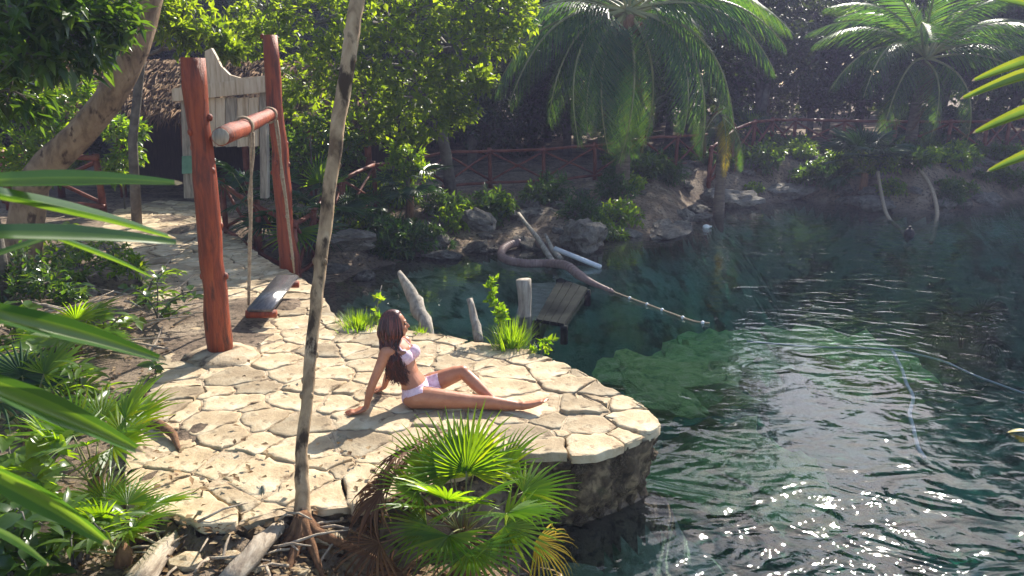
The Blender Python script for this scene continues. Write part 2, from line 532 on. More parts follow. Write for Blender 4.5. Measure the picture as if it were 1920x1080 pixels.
def scatter(mb, pos, d, nrm, size, width=1.0, T=LEAF_V, TF=LEAF_F, mi=0):
    R = frames(d, nrm)
    N = len(pos)
    t = T[None] * size.reshape(-1, 1, 1) * np.array([[[width, 1, 1]]], np.float32)
    v = np.einsum('nij,nkj->nki', R, t) + pos[:, None, :]
    f = TF[None] + (np.arange(N) * len(T))[:, None, None]
    mb.addq(v.reshape(-1, 3), f.reshape(-1, 4), mi)


def rnd_dirs(n, rng):
    v = rng.normal(size=(n, 3))
    return v / np.linalg.norm(v, axis=1, keepdims=True)


def rosettes(mb, tips, tdirs, per, size, width, rng, spread=0.9, mi=0, droop=0.15):
    """bunches of leaves splaying from each twig tip"""
    N = len(tips)
    pos = np.repeat(tips, per, axis=0) + rng.normal(size=(N * per, 3)) * size * 0.25
    base = np.repeat(tdirs, per, axis=0)
    d = base * (1 - spread * 0.5) + rnd_dirs(N * per, rng) * spread
    d[:, 2] -= droop
    nrm = np.array([0, 0, 1.0]) + rnd_dirs(N * per, rng) * 0.55
    s = size * rng.uniform(0.6, 1.25, N * per)
    scatter(mb, pos, d, nrm, s.astype(np.float32), width, mi=mi)


def bez(p0, p1, p2, n):
    p0, p1, p2 = Vector(p0), Vector(p1), Vector(p2)
    return [p0 * (1 - t) ** 2 + p1 * 2 * t * (1 - t) + p2 * t * t for t in [i / (n - 1) for i in range(n)]]


def wobble(pts, amp, seed, keep_ends=True):
    rr = random.Random(seed)
    o = []
    for i, p in enumerate(pts):
        if keep_ends and i in (0, len(pts) - 1):
            o.append(Vector(p))
        else:
            o.append(Vector(p) + Vector((rr.uniform(-amp, amp), rr.uniform(-amp, amp), rr.uniform(-amp, amp))))
    return o


def crown_tree(seed, trunk_pts, trunk_r, clumps, leaf, width, per, tips_per, trunk_mat, leaf_mat, twig_r=0.012, spread=0.9, hang=0.15):
    """trunk polyline + limbs out to each clump (centre, radius) + leaf rosettes spread through the clumps -> two meshes"""
    rng = np.random.default_rng(seed)
    rr = random.Random(seed)
    tb, lb = MB(), MB()
    tb.tube(trunk_pts, trunk_r, 9, jit=0.08, seed=seed)
    top = [Vector(p) for p in trunk_pts]
    for c, r in clumps:
        c = Vector(c)
        cand = [(((q - c).length + max(0, q.z - c.z) * 2), i) for i, q in enumerate(top) if i >= len(top) // 3]
        i0 = min(cand)[1]
        st = top[i0]
        mid = (st + c) / 2 + Vector((rr.uniform(-.2, .2), rr.uniform(-.2, .2), 0.18 * (c - st).length))
        r0 = trunk_r[i0] * 0.5
        limb = wobble(bez(st, mid, c, 6), 0.05 * (c - st).length, rr.randint(0, 9999))
        tb.tube(limb, [r0 * (1 - 0.75 * k / 5) for k in range(6)], 6)
        tips = rnd_dirs(tips_per, rng) * (rng.uniform(0.25, 1.0, (tips_per, 1)) ** 0.6) * np.array([[r, r, r * 0.72]])
        tp = tips + np.array(c)[None]
        tdir = tips / np.maximum(np.linalg.norm(tips, axis=1, keepdims=True), 1e-3) + np.array([[0, 0, 0.35]])
        rosettes(lb, tp, tdir, per, leaf, width, rng, spread, droop=hang)
        for k in range(0, tips_per, max(1, tips_per // 9)):
            e = Vector(tp[k])
            tb.tube(wobble(bez(c, (c + e) / 2 + Vector((0, 0, .1 * r)), e, 4), 0.04 * r, k), [twig_r * 1.6, twig_r * 1.2, twig_r, twig_r * .5], 4)
    return tb.mesh('trunk', trunk_mat), lb.mesh('crown', leaf_mat, smooth=False)


def tree_thing(name, label, cat, meshes, loc=(0, 0, 0), rz=0.0, scale=1.0, group=None):
    t = thing(name, label, cat, loc, rz, group)
    t.scale = (scale,) * 3
    link(bpy.data.objects.new('trunk', meshes[0]), t)
    link(bpy.data.objects.new('crown', meshes[1]), t)
    return t


def fan_mesh(seed, n=26, arc=300, L=0.55, wid=0.035, droop=0.35, mats=None, split=0.45, cup=0.2):
    """one fan leaf in local space: petiole end at origin, leaf axis +Y, face +Z"""
    rr = random.Random(seed)
    mb = MB()
    for k in range(n):
        a = math.radians(-arc / 2 + arc * (k + 0.5) / n)
        l = L * (1.0 - 0.22 * abs(a) / math.pi) * rr.uniform(0.88, 1.05)
        dx, dy = math.sin(a), math.cos(a)
        sx, sy = math.cos(a), -math.sin(a)
        dr = droop * rr.uniform(0.6, 1.5)
        vs = []
        NS = 5
        for i in range(NS + 1):
            t = i / NS
            hw = wid * (0.12 + 1.5 * t if t < split else (0.12 + 1.5 * split) * (1 - (t - split) / (1 - split)) ** 0.8)
            hw = max(hw, 0.0012)
            z = l * (cup * t - dr * t * t * t) + 0.0
            fold = hw * 0.5
            cx, cy = dx * l * t, dy * l * t
            vs += [(cx - sx * hw, cy - sy * hw, z - fold), (cx, cy, z + fold), (cx + sx * hw, cy + sy * hw, z - fold)]
        fs = []
        for i in range(NS):
            b = i * 3
            fs += [(b, b + 1, b + 4, b + 3), (b + 1, b + 2, b + 5, b + 4)]
        mb.add(vs, fs)
    return mb.mesh('fan_leaf', mats, smooth=False)


def orient(d, up=(0, 0, 1), roll=0.0):
    """rotation with +Y along d and +Z near up"""
    y = Vector(d).normalized()
    u = Vector(up)
    x = y.cross(u)
    if x.length < 1e-4: x = Vector((1, 0, 0))
    x.normalize()
    z = x.cross(y)
    Mx = Matrix((x, y, z)).transposed()
    return Mx @ Matrix.Rotation(roll, 3, 'Y')


FANS = {}


def fan_palm(name, label, cat, loc, leaves, stem_h=0.1, seed=0, group=None, scale=1.0, stem_r=0.05, hub_jit=0.03):
    """leaves: list of (azimuth deg, elevation deg, petiole length, fan mesh key, size, face)"""
    rr = random.Random(seed)
    t = thing(name, label, cat, loc, 0, group)
    st = MB()
    st.tube([(0, 0, -0.06), (0, 0, stem_h * .5), (0.01, 0, stem_h), (0.01, 0, stem_h + 0.05)], [stem_r * 1.2, stem_r, stem_r * .9, stem_r * .3], 9, jit=0.15, seed=seed)
    st.build('stem', M['husk'], t)
    for az, el, pl, key, size, face in leaves:
        az, el = math.radians(az), math.radians(el)
        d = Vector((math.cos(az) * math.cos(el), math.sin(az) * math.cos(el), math.sin(el)))
        hub = Vector((rr.uniform(-hub_jit, hub_jit), rr.uniform(-hub_jit, hub_jit), stem_h + rr.uniform(-.02, .03)))
        end = hub + d * pl * scale
        sag = 0.12 * pl * math.cos(el) * scale
        pts = bez(hub, hub + d * pl * .55 * scale + Vector((0, 0, sag)), end, 5)
        pm = MB()
        pm.tube(pts, [.009 * scale, .007 * scale, .006 * scale, .005 * scale, .004 * scale], 5)
        po = pm.build('petiole', M['vein'] if key[0] != 'd' else M['husk'], t)
        lf = bpy.data.objects.new('leaf', FANS[key])
        link(lf, t)
        ld = (pts[-1] - pts[-2]).normalized()
        R = orient(ld, (0, 0, 1), rr.uniform(-.4, .4)) @ Matrix.Rotation(math.radians(face), 3, 'X')
        lf.matrix_local = Matrix.Translation(end) @ R.to_4x4() @ Matrix.Diagonal((size, size, size, 1))
        if key.startswith('dry'): lf['label'] = 'withered brown fan leaf'
        if key.startswith('dstraw'): lf['label'] = 'dead straw coloured fan leaf'
        if key.startswith('dyel'): lf['label'] = 'yellowing fan leaf'
    return t


def build_fans():
    for i in range(3):
        FANS['g%d' % i] = fan_mesh(10 + i, 22, 215, .44, .021, .16, M['leaf_fan'], cup=0.22, split=.40)
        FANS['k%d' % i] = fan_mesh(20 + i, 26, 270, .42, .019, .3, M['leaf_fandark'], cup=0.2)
    FANS['dry0'] = fan_mesh(31, 22, 230, .40, .014, .35, M['leaf_dry'], cup=.15)
    FANS['dry1'] = fan_mesh(32, 20, 200, .40, .012, .8, M['leaf_dry'], cup=.1)
    FANS['dstraw0'] = fan_mesh(33, 20, 170, .42, .012, .9, M['leaf_straw'], cup=.05)
    FANS['dyel0'] = fan_mesh(34, 20, 160, .40, .013, .7, M['leaf_yellow'], cup=.1, split=.3)


build_fans()


def frond_mesh(seed, L=3.6, n=62, droop=1.0, leaf_l=0.75, mats=None, lift=0.9, hang=0.7):
    """pinnate coconut frond in local space: base at origin, runs along +Y, curves down; two blade rows"""
    rr = random.Random(seed)
    mb = MB()
    P = []
    N = 24
    for i in range(N + 1):
        t = i / N
        P.append(Vector((0.08 * math.sin(t * 2 + seed), L * (t - 0.22 * droop * t * t), L * (lift * 0.45 * t - 0.62 * droop * t * t))))
    mb.tube(P, [0.035 * (1 - 0.9 * i / N) + 0.004 for i in range(N + 1)], 5, mi=1)
    for k in range(n):
        t = 0.12 + 0.87 * (k + rr.random() * .5) / n
        fi = t * N
        i = min(int(fi), N - 1)
        c = P[i].lerp(P[i + 1], fi - i)
        tg = (P[i + 1] - P[i]).normalized()
        sd_ = Vector((1, 0, 0))
        upv = sd_.cross(tg).normalized()
        l = leaf_l * (math.sin(math.pi * min(1, 0.18 + 0.82 * t)) ** 0.6) * rr.uniform(.85, 1.1) + 0.08
        for s in (-1, 1):
            d = (sd_ * s * 0.75 + tg * (0.45 + 0.5 * t) + Vector((0, 0, -0.15))).normalized()
            hw = 0.0165
            vs = []
            nseg = 4
            cur = c.copy()
            dd = d.copy()
            wv = tg
            for q in range(nseg + 1):
                u = q / nseg
                h = hw * (0.5 + 1.2 * u if u < .4 else 1.0 * (1 - u) / .6) + 0.002
                vs += [tuple(cur - wv * h), tuple(cur + wv * h)]
                dd = (dd + Vector((0, 0, -hang * rr.uniform(.25, .5)))).normalized()
                cur = cur + dd * l / nseg
            mb.add(vs, [(2 * q, 2 * q + 1, 2 * q + 3, 2 * q + 2) for q in range(nseg)], 0)
    return mb.mesh('frond', mats, smooth=False)


# ------------------------------------------------------------------ ground shape
WL = -0.60
EDGE_NEAR = [(235, 935), (300, 962), (385, 985), (470, 982), (550, 958), (665, 948), (780, 915), (900, 872), (985, 852), (1060, 853), (1115, 852), (1160, 838), (1215, 817), (1240, 800)]
EDGE_FAR = [(1232, 783), (1190, 750), (1130, 722), (1095, 698), (1040, 673), (990, 655), (940, 645), (890, 640), (840, 628), (790, 621), (720, 612), (640, 600)]
edge_near = [G(*p) for p in EDGE_NEAR]
edge_far = [G(*p) for p in EDGE_FAR]
SHORE = [(620, 572), (650, 545), (700, 512), (780, 490), (860, 478), (940, 468), (1050, 470), (1140, 470), (1200, 448), (1310, 424), (1338, 388), (1420, 384), (1500, 374), (1640, 393), (1800, 398), (1860, 385), (1920, 372)]
shore = [G(*p, WL) for p in SHORE]
under = [Vector((p.x, p.y, 0)) for p in edge_far[::-1]]
near_wall = [Vector((p.x, p.y + 0.10, 0)) for p in edge_near[::-1][:6]]
pool_poly = [(p.x, p.y) for p in shore] + [(19, 25), (26, 18), (24, 2), (15, -6), (1.2, -6), (0.55, 1.0), (0.25, 3.2), (0.12, 4.6), (0.15, 5.35)]
pool_poly += [(p.x, p.y) for p in near_wall[::-1] if p.x > 0.15]
pool_poly += [(p.x - 0.12, p.y - 0.06) for p in edge_far]
plat_poly = [(p.x, p.y) for p in edge_near + edge_far]


def inside(px, py, poly):
    r = np.zeros(px.shape, bool)
    n = len(poly)
    for i in range(n):
        x1, y1 = poly[i]
        x2, y2 = poly[(i + 1) % n]
        c = ((y1 > py) != (y2 > py)) & (px < (x2 - x1) * (py - y1) / (y2 - y1 + 1e-12) + x1)
        r ^= c
    return r


def sdist(px, py, poly):
    d = np.full(px.shape, 1e9)
    n = len(poly)
    for i in range(n):
        x1, y1 = poly[i]
        x2, y2 = poly[(i + 1) % n]
        ex, ey = x2 - x1, y2 - y1
        t = np.clip(((px - x1) * ex + (py - y1) * ey) / (ex * ex + ey * ey + 1e-12), 0, 1)
        d = np.minimum(d, np.hypot(px - x1 - t * ex, py - y1 - t * ey))
    return np.where(inside(px, py, poly), -d, d)


def sstep(a, b, x):
    t = np.clip((x - a) / (b - a), 0, 1)
    return t * t * (3 - 2 * t)


def vnoise(x, y, s, seed):
    """cheap value noise"""
    r = np.random.default_rng(seed).random((64, 64))
    fx, fy = x * s, y * s
    ix, iy = np.floor(fx).astype(int), np.floor(fy).astype(int)
    tx, ty = fx - ix, fy - iy
    tx, ty = tx * tx * (3 - 2 * tx), ty * ty * (3 - 2 * ty)
    g = lambda a, b: r[a % 64, b % 64]
    return (g(ix, iy) * (1 - tx) + g(ix + 1, iy) * tx) * (1 - ty) + (g(ix, iy + 1) * (1 - tx) + g(ix + 1, iy + 1) * tx) * ty - 0.5


NEARLINE = [(p.x, p.y) for p in edge_near]


def height(x, y):
    x, y = np.asarray(x, float), np.asarray(y, float)
    d = sdist(x, y, pool_poly)
    top = 0.3 * sstep(2, 9, x) * sstep(15, 24, y) + 0.03 * np.maximum(0, y - 24)
    # lower foreground bank in front of the terrace
    xs = [p[0] for p in NEARLINE]
    ys = [p[1] for p in NEARLINE]
    yl = np.interp(x, xs, ys)
    low = sstep(-0.03, 0.14, yl - y) * sstep(-4.2, -2.4, x)
    top = top - low * (0.12 + 0.30 * sstep(-1.4, -0.7, x))
    top = top - 0.25 * sstep(7.5, 4.5, y) * sstep(-2.3, -3.2, x)
    W = np.where((x < 1.4) & (y < 9.5), 0.35, 1.5 + 1.9 * (1 - sstep(1.5, 3.5, x)))
    zo = WL - 0.02 + (top - WL + 0.02) * sstep(0, 1, d / W)
    n = vnoise(x, y, 0.9, 1) * 0.16 + vnoise(x, y, 2.3, 2) * 0.10 + vnoise(x, y, 6, 3) * 0.045
    bank = sstep(12, 14, y) * (1 - sstep(2.5, 6, d))
    mound = 0.10 * bank * sstep(0.2, 1.6, d) * sstep(-3.6, -1.5, x) * (1 - sstep(2.6, 3.9, d))
    zo = zo + n * (0.5 + 0.8 * bank * sstep(0.1, 0.8, d)) * sstep(0, 0.5, d) + mound
    inp = inside(x, y, plat_poly)
    zo = np.where(inp, np.minimum(zo, -0.14), zo)
    dep = -d
    cove = (1 - sstep(-0.6, 1.2, x)) * sstep(8, 9.5, y)
    zi = WL - 0.02 - (3.2 * sstep(0.0, 3.2, dep) + 0.4 * sstep(0, .3, dep)) * (1 - 0.72 * cove) + n * 1.2
    zi = np.minimum(zi, WL - 0.03)
    return np.where(d < 0, zi, zo)


def hz(x, y):
    return float(height(np.array([x]), np.array([y]))[0])


def where(px):
    for lim, w_ in ((560, 'by the swing frame'), (700, 'behind the slim trunk'), (830, 'by the short shrub'), (960, 'above the cove shore'), (1080, 'above the hose loop'), (1200, 'at the foot of the big palm'),
                    (1340, 'above the white float'), (1480, 'below the yellow frond'), (1620, 'left of the pale pipes'), (1780, 'beside the pale pipes')):
        if px < lim: return w_
    return 'at the far right edge'


def to_px(x, y, z):
    dy = y * math.cos(TH) - (z - CAM_H) * math.sin(TH)
    return 960 + F * x / dy



xs = np.concatenate([np.linspace(-60, -14, 24), np.linspace(-13, -5, 30), np.linspace(-4.9, 2.5, 110), np.linspace(2.6, 15, 84), np.linspace(16, 60, 24)])
ys = np.concatenate([np.linspace(-8, 3, 14), np.linspace(3.1, 10, 100), np.linspace(10.1, 24, 130), np.linspace(24.3, 34, 40), np.linspace(35, 110, 26)])
GX, GY = np.meshgrid(xs, ys)
GZ = height(GX, GY)
nx, ny = len(xs), len(ys)
mb = MB()
ii, jj = np.meshgrid(np.arange(nx - 1), np.arange(ny - 1))
a = (jj * nx + ii).ravel()
mb.addq(np.stack([GX, GY, GZ], 2).reshape(-1, 3), np.stack([a, a + 1, a + nx + 1, a + nx], 1))
for q_ in range(len(mb.f)):
    if max(float(mb.v[0][i_][2]) for i_ in mb.f[q_]) < WL - 0.10: mb.m[q_] = 1
tag(mb.build('ground', [M['ground'], M['poolbed']]), 'uneven earth banks round the water with leaf litter', kind='structure')

# water body: closed box, rippled by its material
mb = MB()
mb.box((1.5, 12, (WL - 6) / 2), (60, 40, abs(WL + 6)))
wtr = mb.build('water', M['water'], smooth=False)
tag(wtr, 'clear dark teal pool water with ripples', kind='structure')
for v in wtr.data.vertices: pass


# ------------------------------------------------------------------ crazy paving
PAVE_PX = EDGE_NEAR + EDGE_FAR + [(622, 585), (600, 548), (565, 520), (525, 500), (470, 468), (430, 432), (405, 384), (300, 378), (215, 396), (190, 430), (235, 480), (285, 560), (330, 620), (300, 690), (265, 760), (238, 820)]
pave_poly = [(p.x, p.y) for p in (G(*q) for q in PAVE_PX)]
rr = random.Random(3)
seeds, outer = [], []
n = len(pave_poly)
for i in range(n):                                  # pairs of seeds across the outline so the rim follows it
    a, b = Vector(pave_poly[i]), Vector(pave_poly[(i + 1) % n])
    L = (b - a).length
    k = max(1, round(L / 0.40))
    nrm = Vector((b.y - a.y, a.x - b.x)).normalized()
    for j in range(k):
        c = a.lerp(b, (j + 0.5) / k)
        if inside(np.array([c.x + nrm.x * .03]), np.array([c.y + nrm.y * .03]), pave_poly)[0]: nn = nrm
        else: nn = -nrm
        o = rr.uniform(0.15, 0.20)
        s = c + nn * o
        if all((s - q).length > 0.24 for q in seeds):
            seeds.append(s)
            outer.append(c - nn * (o + rr.uniform(-.03, .03)))
bx = [min(p[0] for p in pave_poly), max(p[0] for p in pave_poly), min(p[1] for p in pave_poly), max(p[1] for p in pave_poly)]
tries = 0
while tries < 9000 and len(seeds) < 285:
    tries += 1
    c = Vector((rr.uniform(bx[0], bx[1]), rr.uniform(bx[2], bx[3])))
    if not inside(np.array([c.x]), np.array([c.y]), pave_poly)[0]: continue
    md = rr.choice((0.20, 0.28, 0.48, 0.75)) if c.y < 10 else rr.choice((0.34, 0.5, 0.7))
    if all((c - q).length > md for q in seeds) and all((c - q).length > 0.24 for q in outer):
        seeds.append(c)
allS = seeds + outer
WT = {id(q): rr.uniform(-.025, .04) for q in seeds}
for q in outer: WT[id(q)] = 0.0


def warp(p_):
    a_ = Vector((p_.x, p_.y, 0))
    return Vector((p_.x + .075 * mnoise.noise(a_ * 2.1) + .030 * mnoise.noise(a_ * 6.5 + Vector((5, 0, 0))) + .010 * mnoise.noise(a_ * 19),
                   p_.y + .075 * mnoise.noise(a_ * 2.1 + Vector((0, 9, 3))) + .030 * mnoise.noise(a_ * 6.5 + Vector((0, 4, 7))) + .010 * mnoise.noise(a_ * 19 + Vector((3, 3, 3)))))


def clip(poly, p, nrm):
    o = []
    for i in range(len(poly)):
        a, b = poly[i], poly[(i + 1) % len(poly)]
        da, db = (a - p).dot(nrm), (b - p).dot(nrm)
        if da <= 0: o.append(a)
        if da * db < 0: o.append(a + (b - a) * (da / (da - db)))
    return o


def snap_rim(pts, lim):
    d = sdist(np.array([p_.x for p_ in pts]), np.array([p_.y for p_ in pts]), pave_poly)
    o = []
    for p_, dd in zip(pts, d):
        if dd > lim:
            best = None
            for i in range(len(pave_poly)):
                a_, b_ = Vector(pave_poly[i]), Vector(pave_poly[(i + 1) % len(pave_poly)])
                e_ = b_ - a_
                t_ = min(1, max(0, (p_ - a_).dot(e_) / e_.length_squared))
                q_ = a_ + e_ * t_
                if best is None or (q_ - p_).length < best[0]: best = ((q_ - p_).length, q_)
            w_ = Vector((mnoise.noise(Vector((p_.x * 8, p_.y * 8, 0))), mnoise.noise(Vector((p_.x * 8, p_.y * 8, 7))))) * .035
            p_ = best[1] + w_
        o.append(p_)
    return o


pave = tag(MB().build('pavement', M['mortar']), 'crazy paved limestone terrace and path', kind='structure')
bed = MB()
for si, s in enumerate(seeds):
    gap = rr.uniform(0.0005, 0.009) * (1 if rr.random() < .8 else 2.2)
    poly = [s + Vector(q) for q in ((-.6, -.6), (.6, -.6), (.6, .6), (-.6, .6))]
    bedp = list(poly)
    for q in sorted(allS, key=lambda q: (q - s).length)[1:22]:
        dv = (q - s)
        nrm = dv.normalized()
        dl = dv.length
        tt = (dl * dl + WT[id(s)] * (si >= 0) - WT[id(q)]) / (2 * dl)
        poly = clip(poly, s + nrm * (tt - gap), nrm)
        bedp = clip(bedp, s + nrm * (tt - 0.001), nrm)
        if len(poly) < 3: break
    if len(poly) < 3 or len(bedp) < 3: continue
    pts = []
    for i in range(len(poly)):
        a, b = poly[i], poly[(i + 1) % len(poly)]
        L = (b - a).length
        k = max(1, int(L / 0.042))
        nn = Vector((b.y - a.y, a.x - b.x)).normalized() if L > 1e-5 else Vector((0, 0))
        for j in range(k):
            p_ = a.lerp(b, j / k)
            pts.append(warp(p_ + nn * (rr.choice((rr.uniform(-.010, .003), rr.uniform(-.010, .003), rr.uniform(-.028, 0))) if j else -0.008)))
    pts = snap_rim(pts, 0.0)
    c = sum((Vector(q) for q in pts), Vector((0, 0))) / len(pts)
    dz = rr.uniform(-0.008, 0.010)
    tx, ty = rr.uniform(-.02, .02), rr.uniform(-.02, .02)
    gh = 0.0
    if c.y > 12: gh = 0.03
    zt = lambda q: gh + dz + (q.x - c.x) * tx + (q.y - c.y) * ty
    isrim = si < len(outer)
    thick = rr.uniform(.055, .085) if isrim else 0.08
    N = len(pts)
    vs = []
    for ring, (sc, dzz) in enumerate(((0.50, .002), (0.86, .002), (0.985, 0.0), (1.0, -0.005), (0.995, -thick))):
        for q in pts:
            p_ = c + (q - c) * sc
            z = zt(p_) + dzz + (mnoise.noise(Vector((p_.x * 7, p_.y * 7, si))) * 0.014 + mnoise.noise(Vector((p_.x * 19, p_.y * 19, si))) * .006 if ring < 4 else 0)
            vs.append((p_.x - c.x, p_.y - c.y, z))
    fs = [tuple(range(N))]
    for ring in range(4):
        for i in range(N):
            j = (i + 1) % N
            fs.append((ring * N + i, (ring + 1) * N + i, (ring + 1) * N + j, ring * N + j))
    mb = MB()
    mb.add(vs, fs)
    o = mb.build('paving_stone', M['stone'], pave)
    o.location = (c.x, c.y, 0)
    if len(bedp) >= 3:
        cb = sum((Vector(q) for q in bedp), Vector((0, 0))) / len(bedp)
        sh = 0.90 if isrim else 1.0
        n0 = len(bedp)
        v = [(*q, gh - 0.008) for q in snap_rim([warp(cb + (q - cb) * sh) for q in bedp], -0.10)]
        bed.add(v, [tuple(range(n0))])
bed.build('mortar_bed', M['mortar'], pave, smooth=False)


# ------------------------------------------------------------------ rocks
def rock_mesh(seed, amp=0.35, flat=0.7, m_='rock', sub=3):
    bm = bmesh.new()
    bmesh.ops.create_icosphere(bm, subdivisions=sub, radius=1.0)
    o = Vector((seed * 3.1, seed * 1.7, seed * 0.9))
    for v in bm.verts:
        p_ = v.co.normalized()
        f = 1 + amp * mnoise.noise(p_ * 1.4 + o) + amp * .6 * mnoise.noise(p_ * 3.3 + o) + amp * .35 * mnoise.noise(p_ * 7 + o) - amp * .45 * abs(mnoise.noise(p_ * 4.5 + o * 2))
        v.co = Vector((p_.x * f, p_.y * f * 0.9, p_.z * f * flat))
    me = bpy.data.meshes.new('rock')
    bm.to_mesh(me)
    bm.free()
    me.materials.append(M[m_])
    return me


ROCK = [rock_mesh(i + 1) for i in range(5)]
WSTONE = [rock_mesh(i + 11, 0.5, 0.8, 'wall', 3) for i in range(4)]
PST = [rock_mesh(i + 31, .4, .7, 'stone', 2) for i in range(3)]
ALG = [rock_mesh(i + 21, 0.5, 0.55, 'algae') for i in range(3)]

# retaining wall under the terrace rim: rough core with lumps of stone set in it
wall = thing('retaining_wall', 'dark rough stone retaining wall dropping from the terrace rim into the water', 'wall', (0, 0, 0))
ring = edge_near[:] + edge_far[:8]
pl = []
for i in range(len(ring) - 1):
    a, b = ring[i], ring[i + 1]
    k = max(1, int((b - a).length / 0.04))
    pl += [a.lerp(b, j / k) for j in range(k)]
pl.append(ring[-1])
mid = Vector((-0.9, 7.0, 0))
zs = [-0.05, -0.085, -0.12, -0.18, -0.25, -0.32, -0.40, -0.48, -0.56, -0.65, -0.8, -1.1, -1.6]
vs, wp = [], []
for p_ in pl:
    n_ = Vector((p_.x - mid.x, p_.y - mid.y, 0)).normalized()
    for z in zs:
        und = -0.035 - 0.20 * max(0, (-z - .15)) ** 1.0
        q = Vector((p_.x, p_.y, z)) + n_ * und
        ns = mnoise.noise(q * 4) * .07 + mnoise.noise(q * 11) * .045 + mnoise.noise(q * 25) * .022
        vs.append(tuple(q + n_ * ns))
        wp.append((q, n_, z))
nz = len(zs)
mb = MB()
mb.add(vs, [(i * nz + j, i * nz + j + 1, (i + 1) * nz + j + 1, (i + 1) * nz + j) for i in range(len(pl) - 1) for j in range(nz - 1)])
mb.build('wall_core', M['wall'], wall)
cand = [q for q in wp if -0.62 < q[2] < -0.10]
rr.shuffle(cand)
used = []
for q, n_, z in cand:
    if len(used) >= 190: break
    if all((q - u).length > 0.095 for u in used):
        used.append(q)
        o = bpy.data.objects.new('stone', rr.choice(WSTONE))
        link(o, wall)
        s = rr.uniform(.04, .075)
        o.matrix_local = Matrix.Translation(q + n_ * rr.uniform(-.03, .0)) @ orient(n_, (0, 0, 1), rr.uniform(0, 6)).to_4x4() @ Matrix.Diagonal((s * rr.uniform(.9, 1.5), s * .7, s, 1))

# ------------------------------------------------------------------ swing with two red posts
near_base, far_base = G(415, 668), G(541, 503)
pn_top, pf_top = At(362, 108, near_base.y - .05), At(506, 66, far_base.y)
swing = thing('rope_swing', 'tall red log swing frame with rope swing and plank seat on the terrace', 'swing', near_base)


def loc(p_, o): return Vector(p_) - o.location


def log(pts, rad, name, mtl, parent, knots=0, seed=0, n=14):
    mb = MB()
    rs = random.Random(seed)
    P = [loc(q, parent) for q in pts]
    mb.tube(wobble(P, 0.016, seed), [r * rs.uniform(.93, 1.07) for r in rad], n, jit=.045, seed=seed)
    for k in range(knots):
        t = rs.uniform(.1, .95)
        i = int(t * (len(P) - 1))
        i = min(i, len(P) - 2)
        c = P[i].lerp(P[i + 1], rs.random())
        an = rs.uniform(0, 6.28)
        r = rad[i]
        mb.sphere(c + Vector((math.cos(an) * r * .93, math.sin(an) * r * .93, 0)), (r * .28, r * .28, r * .34), 8, 6)
    return mb.build(name, mtl, parent)


def lerp_pts(a, b, n): return [Vector(a).lerp(Vector(b), i / (n - 1)) for i in range(n)]


log(lerp_pts(near_base + Vector((0, 0, -.1)), pn_top, 12), [.118, .115, .112, .11, .108, .106, .105, .103, .10, .10, .102, .106], 'post', M['redwood'], swing, 9, 1)
log(lerp_pts(far_base + Vector((0, 0, -.1)), pf_top, 12), [.125, .122, .12, .12, .118, .115, .112, .11, .108, .106, .104, .10], 'post', M['redwood'], swing, 6, 2)
ca = At(398, 254, near_base.y - .02)
cb_ = At(530, 212, far_base.y + .02)
ca = ca + Vector((0.10, 0, 0))
cb_ = cb_ + Vector((-0.12, 0, 0))
cdir = (cb_ - ca).normalized()
ca2, cb2 = ca - cdir * 0.14, cb_ + cdir * 0.3
log(lerp_pts(ca2, cb2, 8), [.084, .086, .084, .082, .08, .081, .08, .078], 'crossbar', M['redwood'], swing, 3, 3)
# the crossbar's sawn pale end is a sub-part
mb = MB()
mb.tube([loc(ca2 - cdir * .004, swing), loc(ca2 - cdir * .012, swing)], [.074, .072], 14)
mb.build('crossbar_end', M['greywood'], swing)
for (sx, sy, ex, ey, fr_) in ((446, 236, 466, 572, .30), (521, 213, 552, 512, .86)):
    c = ca.lerp(cb_, fr_)
    mb = MB()
    e = At(ex, ey, c.y - .02)
    # loop round the bar
    q = cdir.orthogonal().normalized()
    q2 = cdir.cross(q)
    for dl in (-.018, .018):
        mb.tube([loc(c + cdir * dl + (q * math.cos(t) + q2 * math.sin(t)) * .095, swing) for t in [i * math.pi / 9 for i in range(19)]], .014, 6)
    st = c + Vector((0.075, -.02, -.06))
    for k, of in ((0, .0), (1, .03)):
        mb.tube(wobble([loc(st.lerp(e, i / 8) + Vector((of * (1 - i / 8), 0, 0)), swing) for i in range(9)], .012, k + 5), .014, 6)
    for t in (.35, .36, .62, .9):
        mb.sphere(loc(st.lerp(e, t), swing), .026, 8, 6)
    mb.build('rope', M['rope'], swing)
sa, sb = G(488, 580, .20), G(538, 520, .24)
sdv = (sb - sa)
mb = MB()
R = orient(sdv)
mb.box(loc((sa + sb) / 2, swing), (0.27, sdv.length + .05, 0.05), R, bev=.01)
seat = mb.build('seat', surf('worn_shiny_plank', [(0.3, (0.06, 0.06, 0.07)), (0.7, (0.16, 0.15, 0.15))], 5, rough=0.18, bstr=.3, spec=.8, stretch=(6, 1, 6)), swing)
for t in (0.02, .92):
    mb = MB()
    c = sa.lerp(sb, t)
    mb.tube([loc(c + R @ Vector((-.16, 0, -.06)), swing), loc(c + R @ Vector((.16, 0, -.06)), swing)], .045, 10)
    mb.build('seat_bearer', M['redwood'], seat)
mb = MB()
vs = []
for k in range(5):
    rk, zk = (.13, .20, .27, .33, .36)[k], (.075, .07, .045, .015, -.05)[k]
    for i in range(20):
        an = i * math.pi / 10
        r = rk * (1 + .18 * mnoise.noise(Vector((math.cos(an) * 5, math.sin(an) * 5, k * .8))) + .22 * mnoise.noise(Vector((math.cos(an) * 1.5, math.sin(an) * 1.5, k * .4))))
        vs.append((math.cos(an) * r, math.sin(an) * r, zk))
